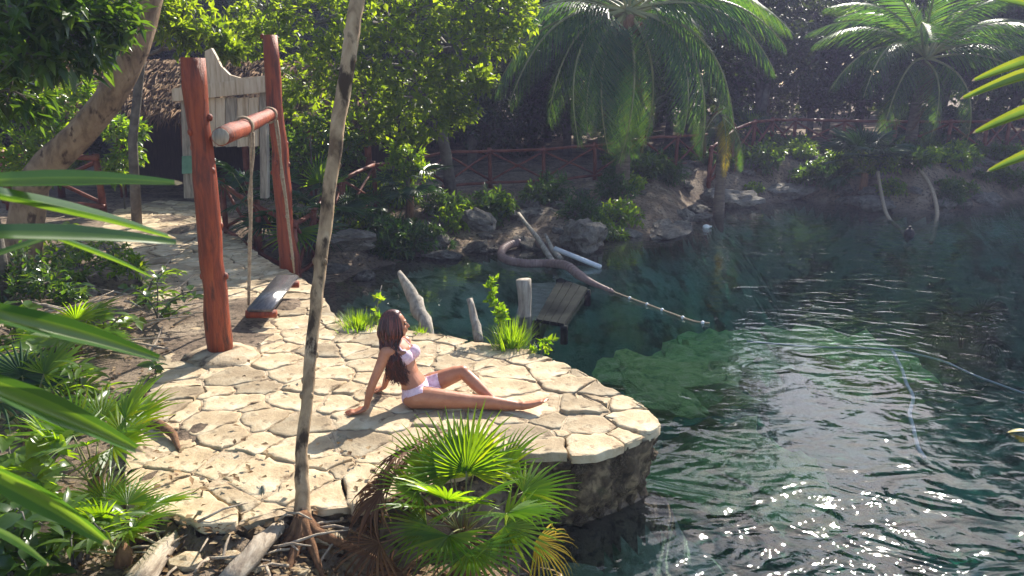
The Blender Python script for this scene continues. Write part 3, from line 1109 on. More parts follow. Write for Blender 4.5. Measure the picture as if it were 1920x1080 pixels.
mb.add(vs, [(k * 20 + i, (k + 1) * 20 + i, (k + 1) * 20 + (i + 1) % 20, k * 20 + (i + 1) % 20) for k in range(4) for i in range(20)] + [tuple(range(20))])
mb.build('concrete_footing', M['mortar'], swing)

# ------------------------------------------------------------------ carved board behind the swing
YB = 12.6
b0 = At(345, 330, YB)
board = thing('notice_board', 'bleached wooden board with a swooping carved top behind the red swing frame', 'sign', (b0.x, YB, 0))


def quadbox(corners, thick, name, mtl, parent, Y, bev=0):
    """outline (pixels read at distance Y) pushed back to a solid slab"""
    vs = [loc(At(x, y, Y), parent) for x, y in corners]
    n_ = len(vs)
    v2 = [v + Vector((0, thick, 0)) for v in vs]
    mb = MB()
    mb.add([tuple(v) for v in vs + v2], [tuple(range(n_))[::-1], tuple(range(n_, 2 * n_))] + [(i, (i + 1) % n_, n_ + (i + 1) % n_, n_ + i) for i in range(n_)])
    return mb.build(name, mtl, parent, smooth=False)


quadbox([(345, 372), (362, 372), (360, 160), (338, 160)], .14, 'frame_post', M['greywood'], board, YB + .02)
quadbox([(488, 372), (501, 372), (499, 150), (486, 150)], .14, 'frame_post', M['greywood'], board, YB + .02)
quadbox([(322, 190), (505, 172), (505, 142), (322, 166)], .20, 'top_beam', M['palewood'], board, YB - .06)
quadbox([(384, 158), (384, 96), (396, 90), (404, 104), (414, 124), (430, 140), (450, 146), (502, 141), (502, 152)], .09, 'carved_top', M['palewood'], board, YB)
xe = [363, 383, 404, 423, 445, 466, 486]
for i in range(6):
    quadbox([(xe[i], 276), (xe[i + 1] - 1, 274), (xe[i + 1] - 1, 182), (xe[i], 184)], .05 + .008 * (i % 2), 'panel_plank', M['palewood'] if i % 3 else M['greywood'], board, YB + .03)
quadbox([(341, 326), (368, 325), (368, 292), (341, 293)], .05, 'lower_panel', M['greenpaint'], board, YB - .06)

# ------------------------------------------------------------------ thatched hut
YH = 18.5
ha, hb = At(60, 215, YH), At(700, 225, YH)
rl, rrg = At(110, 112, YH + 2.2), At(660, 118, YH + 2.2)
hut = thing('thatched_hut', 'long open hut with shaggy brown palm thatch roof behind the trees', 'hut', (ha.x, YH, 0))
mb = MB()
e1, e2 = loc(ha, hut), loc(hb, hut)
r1, r2 = loc(rl, hut), loc(rrg, hut)
bk1, bk2 = e1 + Vector((0, 4.4, 0)), e2 + Vector((0, 4.4, 0))
dn = Vector((0, 0, -.12))
mb.add([tuple(v) for v in (e1, e2, r2, r1, bk1, bk2, e1 + dn, e2 + dn, r2 + dn, r1 + dn, bk1 + dn, bk2 + dn)],
       [(0, 1, 2, 3), (3, 2, 5, 4), (0, 3, 4), (1, 5, 2), (6, 9, 8, 7), (9, 10, 11, 8), (0, 6, 7, 1), (4, 5, 11, 10), (0, 4, 10, 9, 6), (1, 7, 8, 11, 5)])
mb.build('roof', M['hutwall'], hut, smooth=False)
rng = np.random.default_rng(5)
N = 9000
u, v = rng.random(N), np.floor(rng.random(N) * 9) / 9 + rng.random(N) * .03
e1n, e2n, r1n, r2n = map(np.array, (e1, e2, r1, r2))
pos = (e1n + (e2n - e1n) * u[:, None]) * (1 - v[:, None]) + (r1n + (r2n - r1n) * u[:, None]) * v[:, None]
dslope = (e1n - r1n) * np.array([0, 1, 1])
dslope /= np.linalg.norm(dslope)
d = dslope[None] + rng.normal(size=(N, 3)) * .22
pos += np.array([0, -.02, .06]) + (rng.random((N, 1)) * .06) * np.array([[0, -.5, .8]]) - dslope[None] * .12
nr = np.array([[0, -.5, .85]]) + rng.normal(size=(N, 3)) * .4
mb = MB()
scatter(mb, pos, d, nr, (rng.uniform(.35, .65, N)).astype(np.float32), .12)
tag(mb.build('thatch', M['thatch'], hut, smooth=False), kind='stuff')
for t in (0.03, .22, .42, .6, .8, .97):
    mb = MB()
    p_ = e1.lerp(e2, t) + Vector((0, .35, 0))
    mb.tube([(p_.x, p_.y, 0), (p_.x + .02, p_.y, p_.z * .5), (p_.x, p_.y, p_.z + .1)], .08, 8)
    mb.build('post', M['redrail'], hut)
mb = MB()
mb.box((e1.lerp(e2, .5).x, 3.4, 1.0), ((e2 - e1).length * .96, .1, 2.2))
mb.build('back_wall', M['hutwall'], hut, smooth=False)


# ------------------------------------------------------------------ log fences
def fence(name, label, path, h, spacing, braces=True, seed=0, r=.05, group='red log rail fences'):
    """path: world points; posts at even spacing, two rails, crossed braces per bay"""
    rs = random.Random(seed)
    path = [Vector((p_[0], p_[1], 0)) for p_ in path]
    L = [0]
    for i in range(len(path) - 1): L.append(L[-1] + (path[i + 1] - path[i]).length)
    n_ = max(1, round(L[-1] / spacing))
    pts = []
    for k in range(n_ + 1):
        s = L[-1] * k / n_
        i = max(j for j in range(len(L) - 1) if L[j] <= s + 1e-6)
        p_ = path[i].lerp(path[i + 1], (s - L[i]) / (L[i + 1] - L[i]))
        p_.z = hz(p_.x, p_.y)
        pts.append(p_)
    t = thing(name, label, 'fence', pts[0], 0, group)
    for p_ in pts:
        mb = MB()
        b = loc(p_, t)
        mb.tube([b + Vector((0, 0, -.15)), b + Vector((rs.uniform(-.01, .01), 0, h * .5)), b + Vector((rs.uniform(-.03, .03), 0, h + .08))], [r * 1.15, r, r * .95], 8)
        mb.build('post', M['redrail'], t)
    for a, b in zip(pts, pts[1:]):
        a, b = loc(a, t), loc(b, t)
        off = Vector((0, -r * 1.1, 0))
        for zz, rr_ in ((h, r * .8), (h * .16, r * .75)):
            mb = MB()
            e = (b - a).normalized() * .08
            mb.tube(wobble(lerp_pts(a - e + off + Vector((0, 0, zz)), b + e + off + Vector((0, 0, zz)), 5), .015, rs.randint(0, 999), True), rr_, 7)
            mb.build('rail', M['redrail'], t)
        if braces:
            for s in (0, 1):
                p0, p1 = (a, b) if s == 0 else (b, a)
                mb = MB()
                o2 = Vector((0, r * (.4 + 1.2 * s), 0))
                mb.tube(wobble(lerp_pts(p0 + o2 + Vector((0, 0, h * .2)), p1 + o2 + Vector((0, 0, h * .95)), 4), .015, rs.randint(0, 999)), r * .6, 6)
                mb.build('brace', M['redrail'], t)
    return t


def gp(*pts): return [G(*p_) for p_ in pts]


fence('log_fence', 'crossed red log fence along the shaded bank between the swing and the palm', gp((645, 408), (690, 392), (850, 357), (930, 351), (1100, 345), (1230, 338), (1318, 326)), .95, 1.45, True, 1)
fence('log_fence', 'red log fence on the far right bank below the small coconut palm', [G(1330, 318, .3), G(1470, 292, .3), G(1700, 296, .3), G(1815, 300, .3), G(1960, 285, .3)], 1.05, 1.6, True, 2, .06)
fence('log_fence', 'red log fence with crossed braces just behind the swing ropes', gp((425, 440), (560, 468), (600, 440), (640, 412)), .95, 1.1, True, 3)
fence('log_fence', 'short red log fence at the left beside the path to the hut', gp((195, 402), (100, 398), (20, 396)), 1.15, 1.7, True, 4, .07)


# ------------------------------------------------------------------ the woman on the terrace
def person():
    base = G(782, 757)
    t = thing('person', 'woman in pale pink bikini sitting on the paving leaning back on her arms', 'person', base, math.radians(-3))
    B = MB()

    def limb(pts, rad, n=16):
        P = [Vector(q) for q in pts]
        B.tube(P, rad, n)
        for q, r in zip(P, rad):
            B.sphere(q, r * .995, 14, 10)

    def ringe(c, ax, fw, ru, rv, n=24):
        c, ax, fw = Vector(c), Vector(ax).normalized(), Vector(fw).normalized()
        return [c + ax * math.cos(2 * math.pi * k / n) * ru + fw * math.sin(2 * math.pi * k / n) * rv for k in range(n)]
    AX0, AX1 = Vector((0.0, 1, 0)), Vector((.30, .95, 0.03))

    spine = [((.015, 0, .045), .0, .13, .09), ((.01, 0, .085), .0, .160, .112), ((-.005, 0, .13), .05, .160, .110), ((-.03, 0, .19), .15, .135, .095), ((-.06, 0, .25), .35, .112, .082),
             ((-.09, 0.005, .32), .6, .118, .086), ((-.115, .01, .39), .85, .132, .092), ((-.14, .01, .45), 1, .138, .088), ((-.16, .01, .495), 1, .125, .070), ((-.17, .01, .53), 1, .075, .055), ((-.17, .01, .555), 1, .046, .048)]
    rings = []
    for i, (c, tt, ru, rv) in enumerate(spine):
        ax = AX0.lerp(AX1, tt).normalized()
        a = Vector(spine[max(i - 1, 0)][0])
        b = Vector(spine[min(i + 1, len(spine) - 1)][0])
        fw = ax.cross((b - a).normalized())
        if fw.x < 0: fw = -fw
        rings.append(ringe(c, ax, fw, ru, rv))
    B.loft(rings)
    fwd = AX1.cross(Vector((-.4, 0, 1)).normalized()).normalized()
    if fwd.x < 0: fwd = -fwd
    for s in (-1, 1):                                   # bust
        B.sphere(Vector((-.115, .01, .40)) + AX1 * s * .066 + fwd * .072, (.058, .056, .056), 16, 12)
    for s, hx in ((-1, .035), (1, .055)):               # glutes / hips
        B.sphere((hx - .035, s * .088, .088), (.105, .088, .09), 16, 12)
    # neck, head
    head = Vector((-.160, .022, .665))
    limb([(-.172, .012, .52), (-.168, .015, .57), (head.x, head.y, .62)], [.05, .046, .047])
    hf = Vector((.93, .30, .04)).normalized()
    hs = Vector((0, 0, 1)).cross(hf).normalized()
    hu = hf.cross(hs)
    RH = Matrix((hf, hs, hu)).transposed()
    hp = lambda f, s, u: head + hf * f + hs * s + hu * u
    B.sphere(hp(-.012, 0, .022), (.092, .072, .088), 20, 14, RH)
    B.sphere(hp(.024, 0, -.028), (.064, .058, .078), 20, 14, RH)
    B.sphere(hp(.052, 0, -.082), (.028, .030, .026), 12, 8, RH)        # chin
    B.tube([hp(.078, 0, .012), hp(.096, 0, -.012), hp(.107, 0, -.026), hp(.090, 0, -.034)], [.008, .010, .012, .011], 10)
    B.sphere(hp(.102, 0, -.027), .0125, 10, 8)                         # nose tip
    B.sphere(hp(.086, 0, -.054), (.012, .022, .007), 10, 8, RH)        # lips
    B.sphere(hp(.083, 0, -.064), (.012, .020, .008), 10, 8, RH)
    B.sphere(hp(.074, 0, .026), (.016, .046, .010), 10, 8, RH)         # brow
    for s in (-1, 1):
        B.sphere(hp(.058, s * .036, -.030), (.026, .022, .024), 10, 8, RH)   # cheeks
        B.sphere(hp(-.012, s * .073, -.006), (.018, .008, .030), 10, 8, RH)  # ears

    def hand(wr, dir_, side, spread_ax):
        """flat palm pressed on stone, five bent fingers"""
        wr, dir_, sa_ = Vector(wr), Vector(dir_).normalized(), Vector(spread_ax).normalized()
        k1 = wr + dir_ * .045 + Vector((0, 0, -.012))
        k2 = wr + dir_ * .085 + Vector((0, 0, -.022))
        for o in (-.026, -.009, .009, .026):
            B.tube([wr + sa_ * o * .7, k1 + sa_ * o, k2 + sa_ * o * 1.05], [.016, .016, .013], 10)
            B.sphere(k2 + sa_ * o * 1.05, .0125, 8, 6)
        for o, l in ((-.030, .060), (-.011, .074), (.010, .080), (.029, .070)):
            b_ = k2 + sa_ * o
            d_ = (dir_ + sa_ * o * 7).normalized()
            P = [b_, b_ + d_ * l * .42 + Vector((0, 0, .006)), b_ + d_ * l * .75 + Vector((0, 0, -.001)), b_ + d_ * l + Vector((0, 0, -.008))]
            limb(P, [.0105, .0095, .0088, .0078], 9)
        b_ = wr + dir_ * .02 + sa_ * side * .026 + Vector((0, 0, -.008))
        d_ = (dir_ * .6 + sa_ * side).normalized()
        limb([b_, b_ + d_ * .034 + Vector((0, 0, -.005)), b_ + d_ * .062 + Vector((0, 0, -.012))], [.014, .011, .009], 9)

    # near arm, straight, planted behind
    s_n = Vector((-.215, -.118, .472))
    limb([(-.17, -.07, .475), s_n, (-.262, -.155, .36), (-.312, -.185, .245), (-.345, -.205, .14), (-.365, -.215, .055)], [.055, .050, .040, .034, .031, .023])
    hand((-.368, -.216, .044), (-.93, -.30, 0), 1, (-.3, .93, 0))
    # far arm
    s_f = Vector((-.110, .150, .478))
    limb([(-.14, .09, .475), s_f, (-.185, .185, .36), (-.245, .205, .245), (-.285, .215, .14), (-.315, .225, .055)], [.055, .050, .040, .034, .031, .023])
    hand((-.318, .226, .044), (-.9, .2, 0), -1, (.2, .93, 0))
    # near leg lying straight
    limb([(.02, -.085, .090), (.12, -.095, .092), (.24, -.10, .085), (.36, -.10, .077), (.45, -.10, .071), (.53, -.10, .066), (.62, -.10, .062), (.73, -.10, .050), (.83, -.10, .042), (.865, -.10, .042)],
         [.090, .087, .078, .067, .058, .056, .056, .047, .034, .036])
    # far leg, knee up, foot tucked by the near shin
    limb([(.03, .085, .10), (.12, .10, .145), (.22, .11, .185), (.31, .115, .222), (.365, .11, .240), (.41, .095, .205), (.47, .065, .160), (.545, .025, .105), (.61, -.01, .062), (.635, -.02, .045)],
         [.088, .084, .076, .066, .056, .053, .054, .046, .034, .034])

    def foot(an, d_, tilt_up, side):
        an, d_ = Vector(an), Vector(d_).normalized()
        sx = d_.cross(Vector((0, 0, 1))).normalized()
        B.sphere(an - d_ * .022 + Vector((0, 0, -.008)), (.034, .030, .032), 12, 8)
        P = [an, an + d_ * .06 + Vector((0, 0, tilt_up * .03)), an + d_ * .115 + Vector((0, 0, tilt_up * .075)), an + d_ * .150 + Vector((0, 0, tilt_up * .11))]
        for o in (-.018, 0, .018):
            B.tube([q + sx * o * (0.8 + i * .12) for i, q in enumerate(P)], [.030, .026, .020, .016], 10)
        for k, o in enumerate((-.032, -.016, 0, .014, .029)):
            l = (.040, .034, .031, .027, .022)[k if side > 0 else 4 - k]
            r = (.0115, .009, .0085, .008, .0075)[k if side > 0 else 4 - k]
            b_ = P[-1] + sx * o
            limb([b_, b_ + d_ * l * .6 + Vector((0, 0, tilt_up * .02)), b_ + d_ * l + Vector((0, 0, tilt_up * .018))], [r * 1.15, r, r * .9], 8)

    foot((.872, -.10, .043), (.93, -.12, 0), .42, 1)
    foot((.645, -.025, .040), (.95, -.30, 0), -.08, -1)

    raw = B.build('body', M['skin'], None)
    md = raw.modifiers.new('r', 'REMESH')
    md.mode = 'VOXEL'
    md.voxel_size = 0.0055
    md.use_smooth_shade = True
    ms = raw.modifiers.new('s', 'SMOOTH')
    ms.factor = 0.5
    ms.iterations = 7
    dg = bpy.context.evaluated_depsgraph_get()
    me = bpy.data.meshes.new_from_object(raw.evaluated_get(dg))
    bpy.data.objects.remove(raw, do_unlink=True)
    for p_ in me.polygons: p_.use_smooth = True
    if not me.materials: me.materials.append(M['skin'])
    body = link(bpy.data.objects.new('body', me), t)
    nv = len(me.vertices)
    co = np.empty(nv * 3, np.float32)
    me.vertices.foreach_get('co', co)
    co = co.reshape(-1, 3)
    nm = np.empty(nv * 3, np.float32)
    me.vertices.foreach_get('normal', nm)
    nm = nm.reshape(-1, 3)

    def shell(sel, name, off):
        bm = bmesh.new()
        bm.from_mesh(me)
        bm.verts.ensure_lookup_table()
        bm.verts.index_update()
        dele = [f for f in bm.faces if not all(sel[v.index] for v in f.verts)]
        for v in bm.verts: v.co = v.co + Vector(nm[v.index]) * off
        bmesh.ops.delete(bm, geom=dele, context='FACES')
        me2 = bpy.data.meshes.new(name)
        bm.to_mesh(me2)
        bm.free()
        me2.materials.clear()
        me2.materials.append(M['bikini'])
        o = link(bpy.data.objects.new(name, me2), t)
        so = o.modifiers.new('t', 'SOLIDIFY')
        so.thickness = .003
        so.offset = -1
        return o

    # bikini: signed heights along the tilted torso
    ch = np.array((-.115, .01, .40))
    rel = co - ch
    upv = np.array((-.33, 0, .944))
    hgt = rel @ upv
    fr_ = rel @ np.array(fwd)
    lat = rel @ np.array(AX1)
    rad = np.linalg.norm(rel, axis=1)
    torso = (np.abs(lat) < .135) & (rad < .24)
    cups = torso & (fr_ > .035) & (hgt > -.055) & (hgt < .052 - .25 * np.abs(np.abs(lat) - .066)) & (np.abs(lat) < .128)
    band = torso & (hgt > -.055) & (hgt < -.025) & (np.abs(lat) < .15)
    straps = torso & (np.abs(np.abs(lat) - .075) < .009) & (hgt > 0.03) & (hgt < .16)
    shell(cups | band | straps, 'bikini_top', .005)
    pel = np.array((.005, 0, .11))
    r2_ = co - pel
    up2 = np.array((-.30, 0, .954))
    h2_ = r2_ @ up2
    fx = r2_ @ np.array((.954, 0, .30))
    ok = (np.linalg.norm(r2_, axis=1) < .235) & (np.abs(co[:, 1]) < .20)
    wst = (h2_ > .02) & (h2_ < .075)
    cut = np.abs(r2_[:, 1]) < (.035 + 1.35 * np.clip(h2_ + .045, 0, 1))
    bott = ok & (h2_ < .075) & (cut | (wst)) & (fx < .19) & ~((fx > .085) & (np.abs(r2_[:, 1]) > .075) & (h2_ < .05))
    bott |= ok & (fx < -.02) & (h2_ < .075) & (h2_ > -.06) & (np.abs(r2_[:, 1]) < .14 + .6 * h2_)
    shell(bott, 'bikini_bottom', .005)

    # hair: cap plus long wavy locks
    H = MB()
    rs = random.Random(4)
    capv = Vector(hp(-.018, 0, .028))
    nseg = 24
    rows = []
    for i in range(10):
        ph = math.radians(4 + 118 * i / 9)
        row = []
        for k in range(nseg):
            an = 2 * math.pi * k / nseg
            f, s, u = math.sin(ph) * math.cos(an), math.sin(ph) * math.sin(an), math.cos(ph)
            if f > .45 and u < .62:                       # leave the face open
                f2 = .45 + (f - .45) * .2
                f, u = f2, max(u, .5 - abs(s) * .55)
            row.append(capv + hf * f * .103 + hs * s * .083 + hu * u * .098)
        rows.append(row)
    H.loft(rows, cap=True)
    for k in range(420):
        an = rs.uniform(math.radians(52), math.radians(308))
        ph = math.radians(rs.uniform(15, 100))
        f, s, u = math.sin(ph) * math.cos(an), math.sin(ph) * math.sin(an), math.cos(ph)
        r0 = capv + hf * f * .101 + hs * s * .082 + hu * u * .096
        out_ = hf * math.cos(an) * .108 + hs * math.sin(an) * .098
        near = rs.random() < .66
        neckp = capv + out_ * rs.uniform(.8, 1.05) + Vector((-.005, -.012, -.115))
        # fall over the near shoulder and down the back
        if near:
            mid_ = Vector((rs.uniform(-.235, -.10), rs.uniform(-.135, -.075), rs.uniform(.43, .47)))
            end = Vector((rs.uniform(-.185, -.035), rs.uniform(-.145, -.095), rs.uniform(.20, .31)))
        else:
            mid_ = Vector((rs.uniform(-.27, -.20), rs.uniform(-.11, .06), rs.uniform(.43, .47)))
            end = Vector((rs.uniform(-.22, -.13), rs.uniform(-.12, .0), rs.uniform(.21, .33)))
        ctrl = [r0, r0.lerp(neckp, .55) + out_ * .12, neckp, mid_, (mid_ + end) / 2 + Vector((rs.uniform(-.012, .012), -.012, 0)), end]
        P = []
        for i in range(len(ctrl) - 1):
            for q in range(4):
                a_, b_ = ctrl[i], ctrl[i + 1]
                pm = ctrl[max(i - 1, 0)]
                pn = ctrl[min(i + 2, len(ctrl) - 1)]
                u_ = q / 4
                P.append(.5 * ((2 * a_) + (b_ - pm) * u_ + (2 * pm - 5 * a_ + 4 * b_ - pn) * u_ * u_ + (3 * a_ - pm - 3 * b_ + pn) * u_ ** 3))
        P.append(end)
        ph0 = rs.uniform(0, 6.28)
        am = rs.uniform(.004, .015)
        for i in range(8, len(P)):
            P[i] = P[i] + Vector((math.sin(i * 1.0 + ph0), math.cos(i * .9 + ph0), 0)) * am * (i - 8) / 8
        nP = len(P)
        H.tube(P, [.0052 * (1 - .55 * (i / nP)) * (0.35 if i == nP - 1 else 1) for i in range(nP)], 4, cap=False)
    H.build('hair', M['hair'], t)
    for s in (-1, 1):
        e = MB()
        e.sphere(hp(.076, s * .031, .004), (.009, .015, .0075), 10, 8, RH)
        e.build('eye', M['black'], t)
    return t


person()

# ------------------------------------------------------------------ slim leaning trunk in the foreground
zb = -0.14
tb0 = G(572, 1012, zb)
path = [(572, 1030), (567, 945), (566, 850), (576, 740), (585, 640), (597, 520), (612, 400), (628, 280), (645, 160), (661, 60), (675, -40), (700, -260), (740, -520)]
yy = [tb0.y + .10 * i for i in range(len(path))]
P = [At(x, y, Y) for (x, y), Y in zip(path, yy)]
slim = thing('slender_tree', 'thin pale mottled tree trunk leaning across the terrace in front of the swing', 'tree', P[0])
P = [loc(q, slim) for q in P]
for i in range(2): P[i] = P[i] + Vector((0, 0, 0))
rad = [.080, .046, .037, .036, .038, .039, .041, .043, .045, .047, .047, .045, .040]
dense, dr = [], []
for i in range(len(P) - 1):
    for k in range(4):
        dense.append(P[i].lerp(P[i + 1], k / 4))
        dr.append(rad[i] + (rad[i + 1] - rad[i]) * k / 4)
dense.append(P[-1]); dr.append(rad[-1])
mb = MB()
mb.tube(wobble(dense, .006, 3), dr, 14, jit=.05, seed=3)
for k in range(14):
    t = random.Random(k).random()
    i = int(t * (len(dense) - 9)) + 3
    an = random.Random(k + 50).uniform(0, 6.28)
    mb.sphere(dense[i] + Vector((math.cos(an), math.sin(an), 0)) * dr[i] * .85, (.018, .018, .026), 8, 6)
mb.build('trunk', M['bark_slim'], slim)
rs = random.Random(8)
for k in range(8):
    an = k * .785 + rs.uniform(-.2, .2)
    L = rs.uniform(.25, .55)
    mb = MB()
    pts = [(0, 0, .22), (math.cos(an) * .06, math.sin(an) * .06, .12), (math.cos(an) * L * .6, math.sin(an) * L * .6, .02), (math.cos(an) * L, math.sin(an) * L, -.08)]
    mb.tube(pts, [.045, .036, .022, .008], 7, jit=.15, seed=k)
    mb.build('root', M['husk'], slim)
rng = np.random.default_rng(9)
lb = MB()
for c, r in (((.75, 2.6, 5.0), 1.0), ((-.4, 2.0, 4.8), .9), ((.9, 1.4, 5.6), .9), ((0.2, 2.8, 5.8), .9)):
    tips = rnd_dirs(20, rng) * rng.uniform(.2, 1, (20, 1)) * r
    rosettes(lb, tips + np.array(c), tips + np.array([0, 0, .2]), 7, .2, .9, rng)
lb.build('crown', M['leaf_tree'], slim, smooth=False)  # crown above the view, put in to dapple the ground

# ------------------------------------------------------------------ leaning tan tree at the left
YT = 10.5
path = [(60, 350, 10.4), (95, 305, 10.4), (150, 250, 10.4), (200, 190, 10.45), (232, 140, 10.5), (252, 90, 10.5), (268, 40, 10.6), (283, -10, 10.6), (300, -90, 10.7), (320, -200, 10.8), (330, -330, 11)]
P = [At(x, y, Y) for x, y, Y in path]
g0 = Vector((P[0].x - .35, P[0].y, hz(P[0].x - .35, P[0].y)))
P = [g0, Vector((P[0].x - .2, P[0].y, P[0].z * .5))] + P
P = [q - g0 for q in P]
R_ = [.27, .23, .20, .19, .18, .175, .17, .168, .165, .16, .155, .15, .13]
cl = [((2.6, .4, 5.6), 1.1), ((.9, -.5, 5.2), 1.0), ((3.4, -.6, 6.0), 1.0), ((1.8, 1.2, 6.4), 1.1), ((0.2, .8, 6.2), 1.0), ((2.6, -1.4, 6.6), 1.0), ((1.2, -.2, 7.0), 1.0)]
tm = crown_tree(41, P, R_, cl, .2, .8, 7, 55, M['bark_tan'], M['leaf_dark'])
tree_thing('leaning_tree', 'thick tan trunk leaning to the right over the left path', 'tree', tm, g0)

# ------------------------------------------------------------------ leafy tree in the middle
base = Vector((At(848, 300, 20.0).x, 19.5, 0.0))
base.z = hz(base.x, base.y)
rng0 = random.Random(11)
cl = []
# clumps read off the photograph: (px, py, depth, radius m)
for x, y, Y, r in ((500, 20, 15.5, .75), (590, 45, 15.2, .8), (480, 75, 16.5, .5), (690, 30, 15.0, .9), (780, 15, 15.5, .9), (870, 20, 16, .8), (950, 25, 16, .65), (930, 75, 16.2, .6), (850, 85, 15.6, .75),
                  (745, 95, 15.0, .8), (640, 120, 15.2, .7), (570, 150, 15.6, .7), (560, 205, 16.2, .6), (690, 180, 15.4, .75), (770, 165, 15.4, .7), (835, 150, 16, .5), (660, 240, 16.0, .6), (740, 235, 16.0, .65), (810, 225, 16.2, .55), (860, 205, 16.4, .4),
                  (640, -40, 16, .8), (760, -50, 16, .8), (870, -50, 16.5, .8), (960, -40, 17, .7), (900, 150, 16.6, .35)):
    cl.append((At(x, y, Y) - base, r))
P = [Vector((0, 0, -.1)), Vector((-.1, -.2, 1.0)), Vector((-.3, -.7, 2.0)), Vector((-.6, -1.5, 2.9)), Vector((-1.0, -2.4, 3.7)), Vector((-1.3, -3.0, 4.6))]
tm = crown_tree(42, P, [.16, .14, .13, .11, .09, .06], cl, .165, .85, 7, 74, M['bark_grey'], M['leaf_tree'], twig_r=.009)
t = tree_thing('broadleaf_tree', 'sunlit yellow green leafy tree between the swing and the coconut palm', 'tree', tm, base)

# sprig of the same kind hanging at the upper left
base = Vector((At(330, 300, 13.5).x, 13.8, 0))
cl = [(At(x, y, 13.2) - base, r) for x, y, r in ((330, 55, .4), (390, 70, .38), (430, 95, .25), (350, 20, .5), (280, -10, .6), (300, -60, .6))]
tm = crown_tree(43, [Vector((-1.2, .6, 0)), Vector((-1.1, .6, 1.6)), Vector((-.7, .4, 3.0)), Vector((-.2, .1, 4.2))], [.09, .08, .07, .05], cl, .15, .8, 8, 50, M['bark_grey'], M['leaf_tree'], twig_r=.008)
tree_thing('broadleaf_tree', 'small bright leafy tree with thin branches left of the carved board', 'tree', tm, base)

# dark glossy tree, upper left corner
base = Vector((At(20, 300, 9.0).x - .5, 9.3, hz(-6.2, 9.3)))
cl = [(At(x, y, Y) - base, r) for x, y, Y, r in ((30, 30, 8.2, .45), (110, 20, 8.4, .42), (190, 25, 8.8, .36), (40, 100, 8.2, .42), (110, 95, 8.4, .38), (20, 170, 8.6, .35), (150, 70, 8.6, .36), (60, -60, 8.5, .6), (180, -60, 9, .6), (-60, 60, 8.5, .7), (-80, -60, 9, .8))]
tm = crown_tree(44, [Vector((0, 0, -.1)), Vector((.05, -.1, 1.0)), Vector((.15, -.3, 2.2)), Vector((.3, -.5, 3.4))], [.10, .09, .07, .05], cl, .24, .55, 7, 28, M['bark_grey'], M['leaf_dark'], twig_r=.008, spread=.8, hang=.35)
tree_thing('glossy_leaf_tree', 'dark tree with long glossy drooping leaves in the upper left corner', 'tree', tm, base)


# ------------------------------------------------------------------ shrubs of clumped foliage
def shrub(label, base, clumps, leaf, width, per, tips, lm, seed, name='shrub', group=None, stem=.02, hang=.15):
    """clumps in world coordinates"""
    base = Vector(base)
    cl = [(Vector(c) - base, r) for c, r in clumps]
    top = max(c.z for c, r in cl)
    P = [Vector((0, 0, -.05)), Vector((.02, 0, top * .4)), Vector((.0, .03, top * .7)), Vector((.02, 0, top))]
    tm = crown_tree(seed, P, [stem * 1.3, stem, stem * .8, stem * .5], cl, leaf, width, per, tips, M['bark_grey'], lm, twig_r=stem * .3, hang=hang)
    t = thing(name, label, 'shrub', base, 0, group)
    link(bpy.data.objects.new('stem', tm[0]), t)
    link(bpy.data.objects.new('foliage', tm[1]), t)
    return t


SHG = 'broadleaf shrubs round the clearing'


def gshrub(label, px, py, pts, leaf, width, per, tips, lm, seed, z=None, hang=.15, stem=.02):
    b = G(px, py, 0)
    b.z = hz(b.x, b.y)
    cl = [(At(x, y, b.y + dy), r) for x, y, dy, r in pts]
    return shrub(label, b, cl, leaf, width, per, tips, lm, seed, group=SHG, hang=hang, stem=stem)


gshrub('sunlit shrub below the leaning trunk beside the hut path', 235, 395, [(215, 240, -.5, .35), (235, 290, -.4, .32), (190, 225, -.2, .3), (250, 245, 0, .22), (215, 320, -.4, .28)], .17, .75, 7, 40, M['leaf_shrub'], 61)
gshrub('tall leafy shrub at the left edge under the dark glossy tree', 60, 420, [(60, 200, 0, .45), (30, 260, -.3, .45), (110, 190, .2, .4), (100, 250, 0, .35), (40, 310, -.3, .35), (150, 160, .3, .3)], .15, .75, 7, 50, M['leaf_shrub'], 62)
gshrub('low shrub with yellow new leaves on a short trunk before the bank fence', 765, 395, [(765, 300, 0, .38), (740, 320, -.1, .3), (790, 320, 0, .3), (750, 285, 0, .25)], .15, .5, 8, 34, M['leaf_shrub'], 63, stem=.05)
gshrub('dense shaded shrub beside the far swing post', 590, 420, [(600, 250, .3, .5), (560, 290, .3, .45), (650, 280, .5, .45), (620, 310, .2, .4), (520, 260, .6, .4)], .14, .7, 7, 60, M['leaf_dark'], 64)


gshrub('grey green shrub among the twigs beside the path at the left', 215, 520, [(200, 470, 0, .28), (150, 500, -.2, .26), (240, 500, -.2, .22), (110, 470, .2, .28)], .11, .7, 7, 36, M['leaf_shrub'], 65)
gshrub('low tangled shrub at the left edge between the strap leaves', 60, 560, [(40, 500, 0, .3), (90, 530, -.2, .26), (20, 540, -.3, .3), (130, 560, -.3, .2)], .11, .7, 7, 36, M['leaf_dark'], 66)
gshrub('bright shrub behind the leaning trunk at the left edge', 60, 380, [(20, 330, .3, .3), (60, 345, .3, .3), (110, 330, .4, .25), (140, 300, .6, .25)], .14, .7, 7, 36, M['leaf_shrub'], 67)


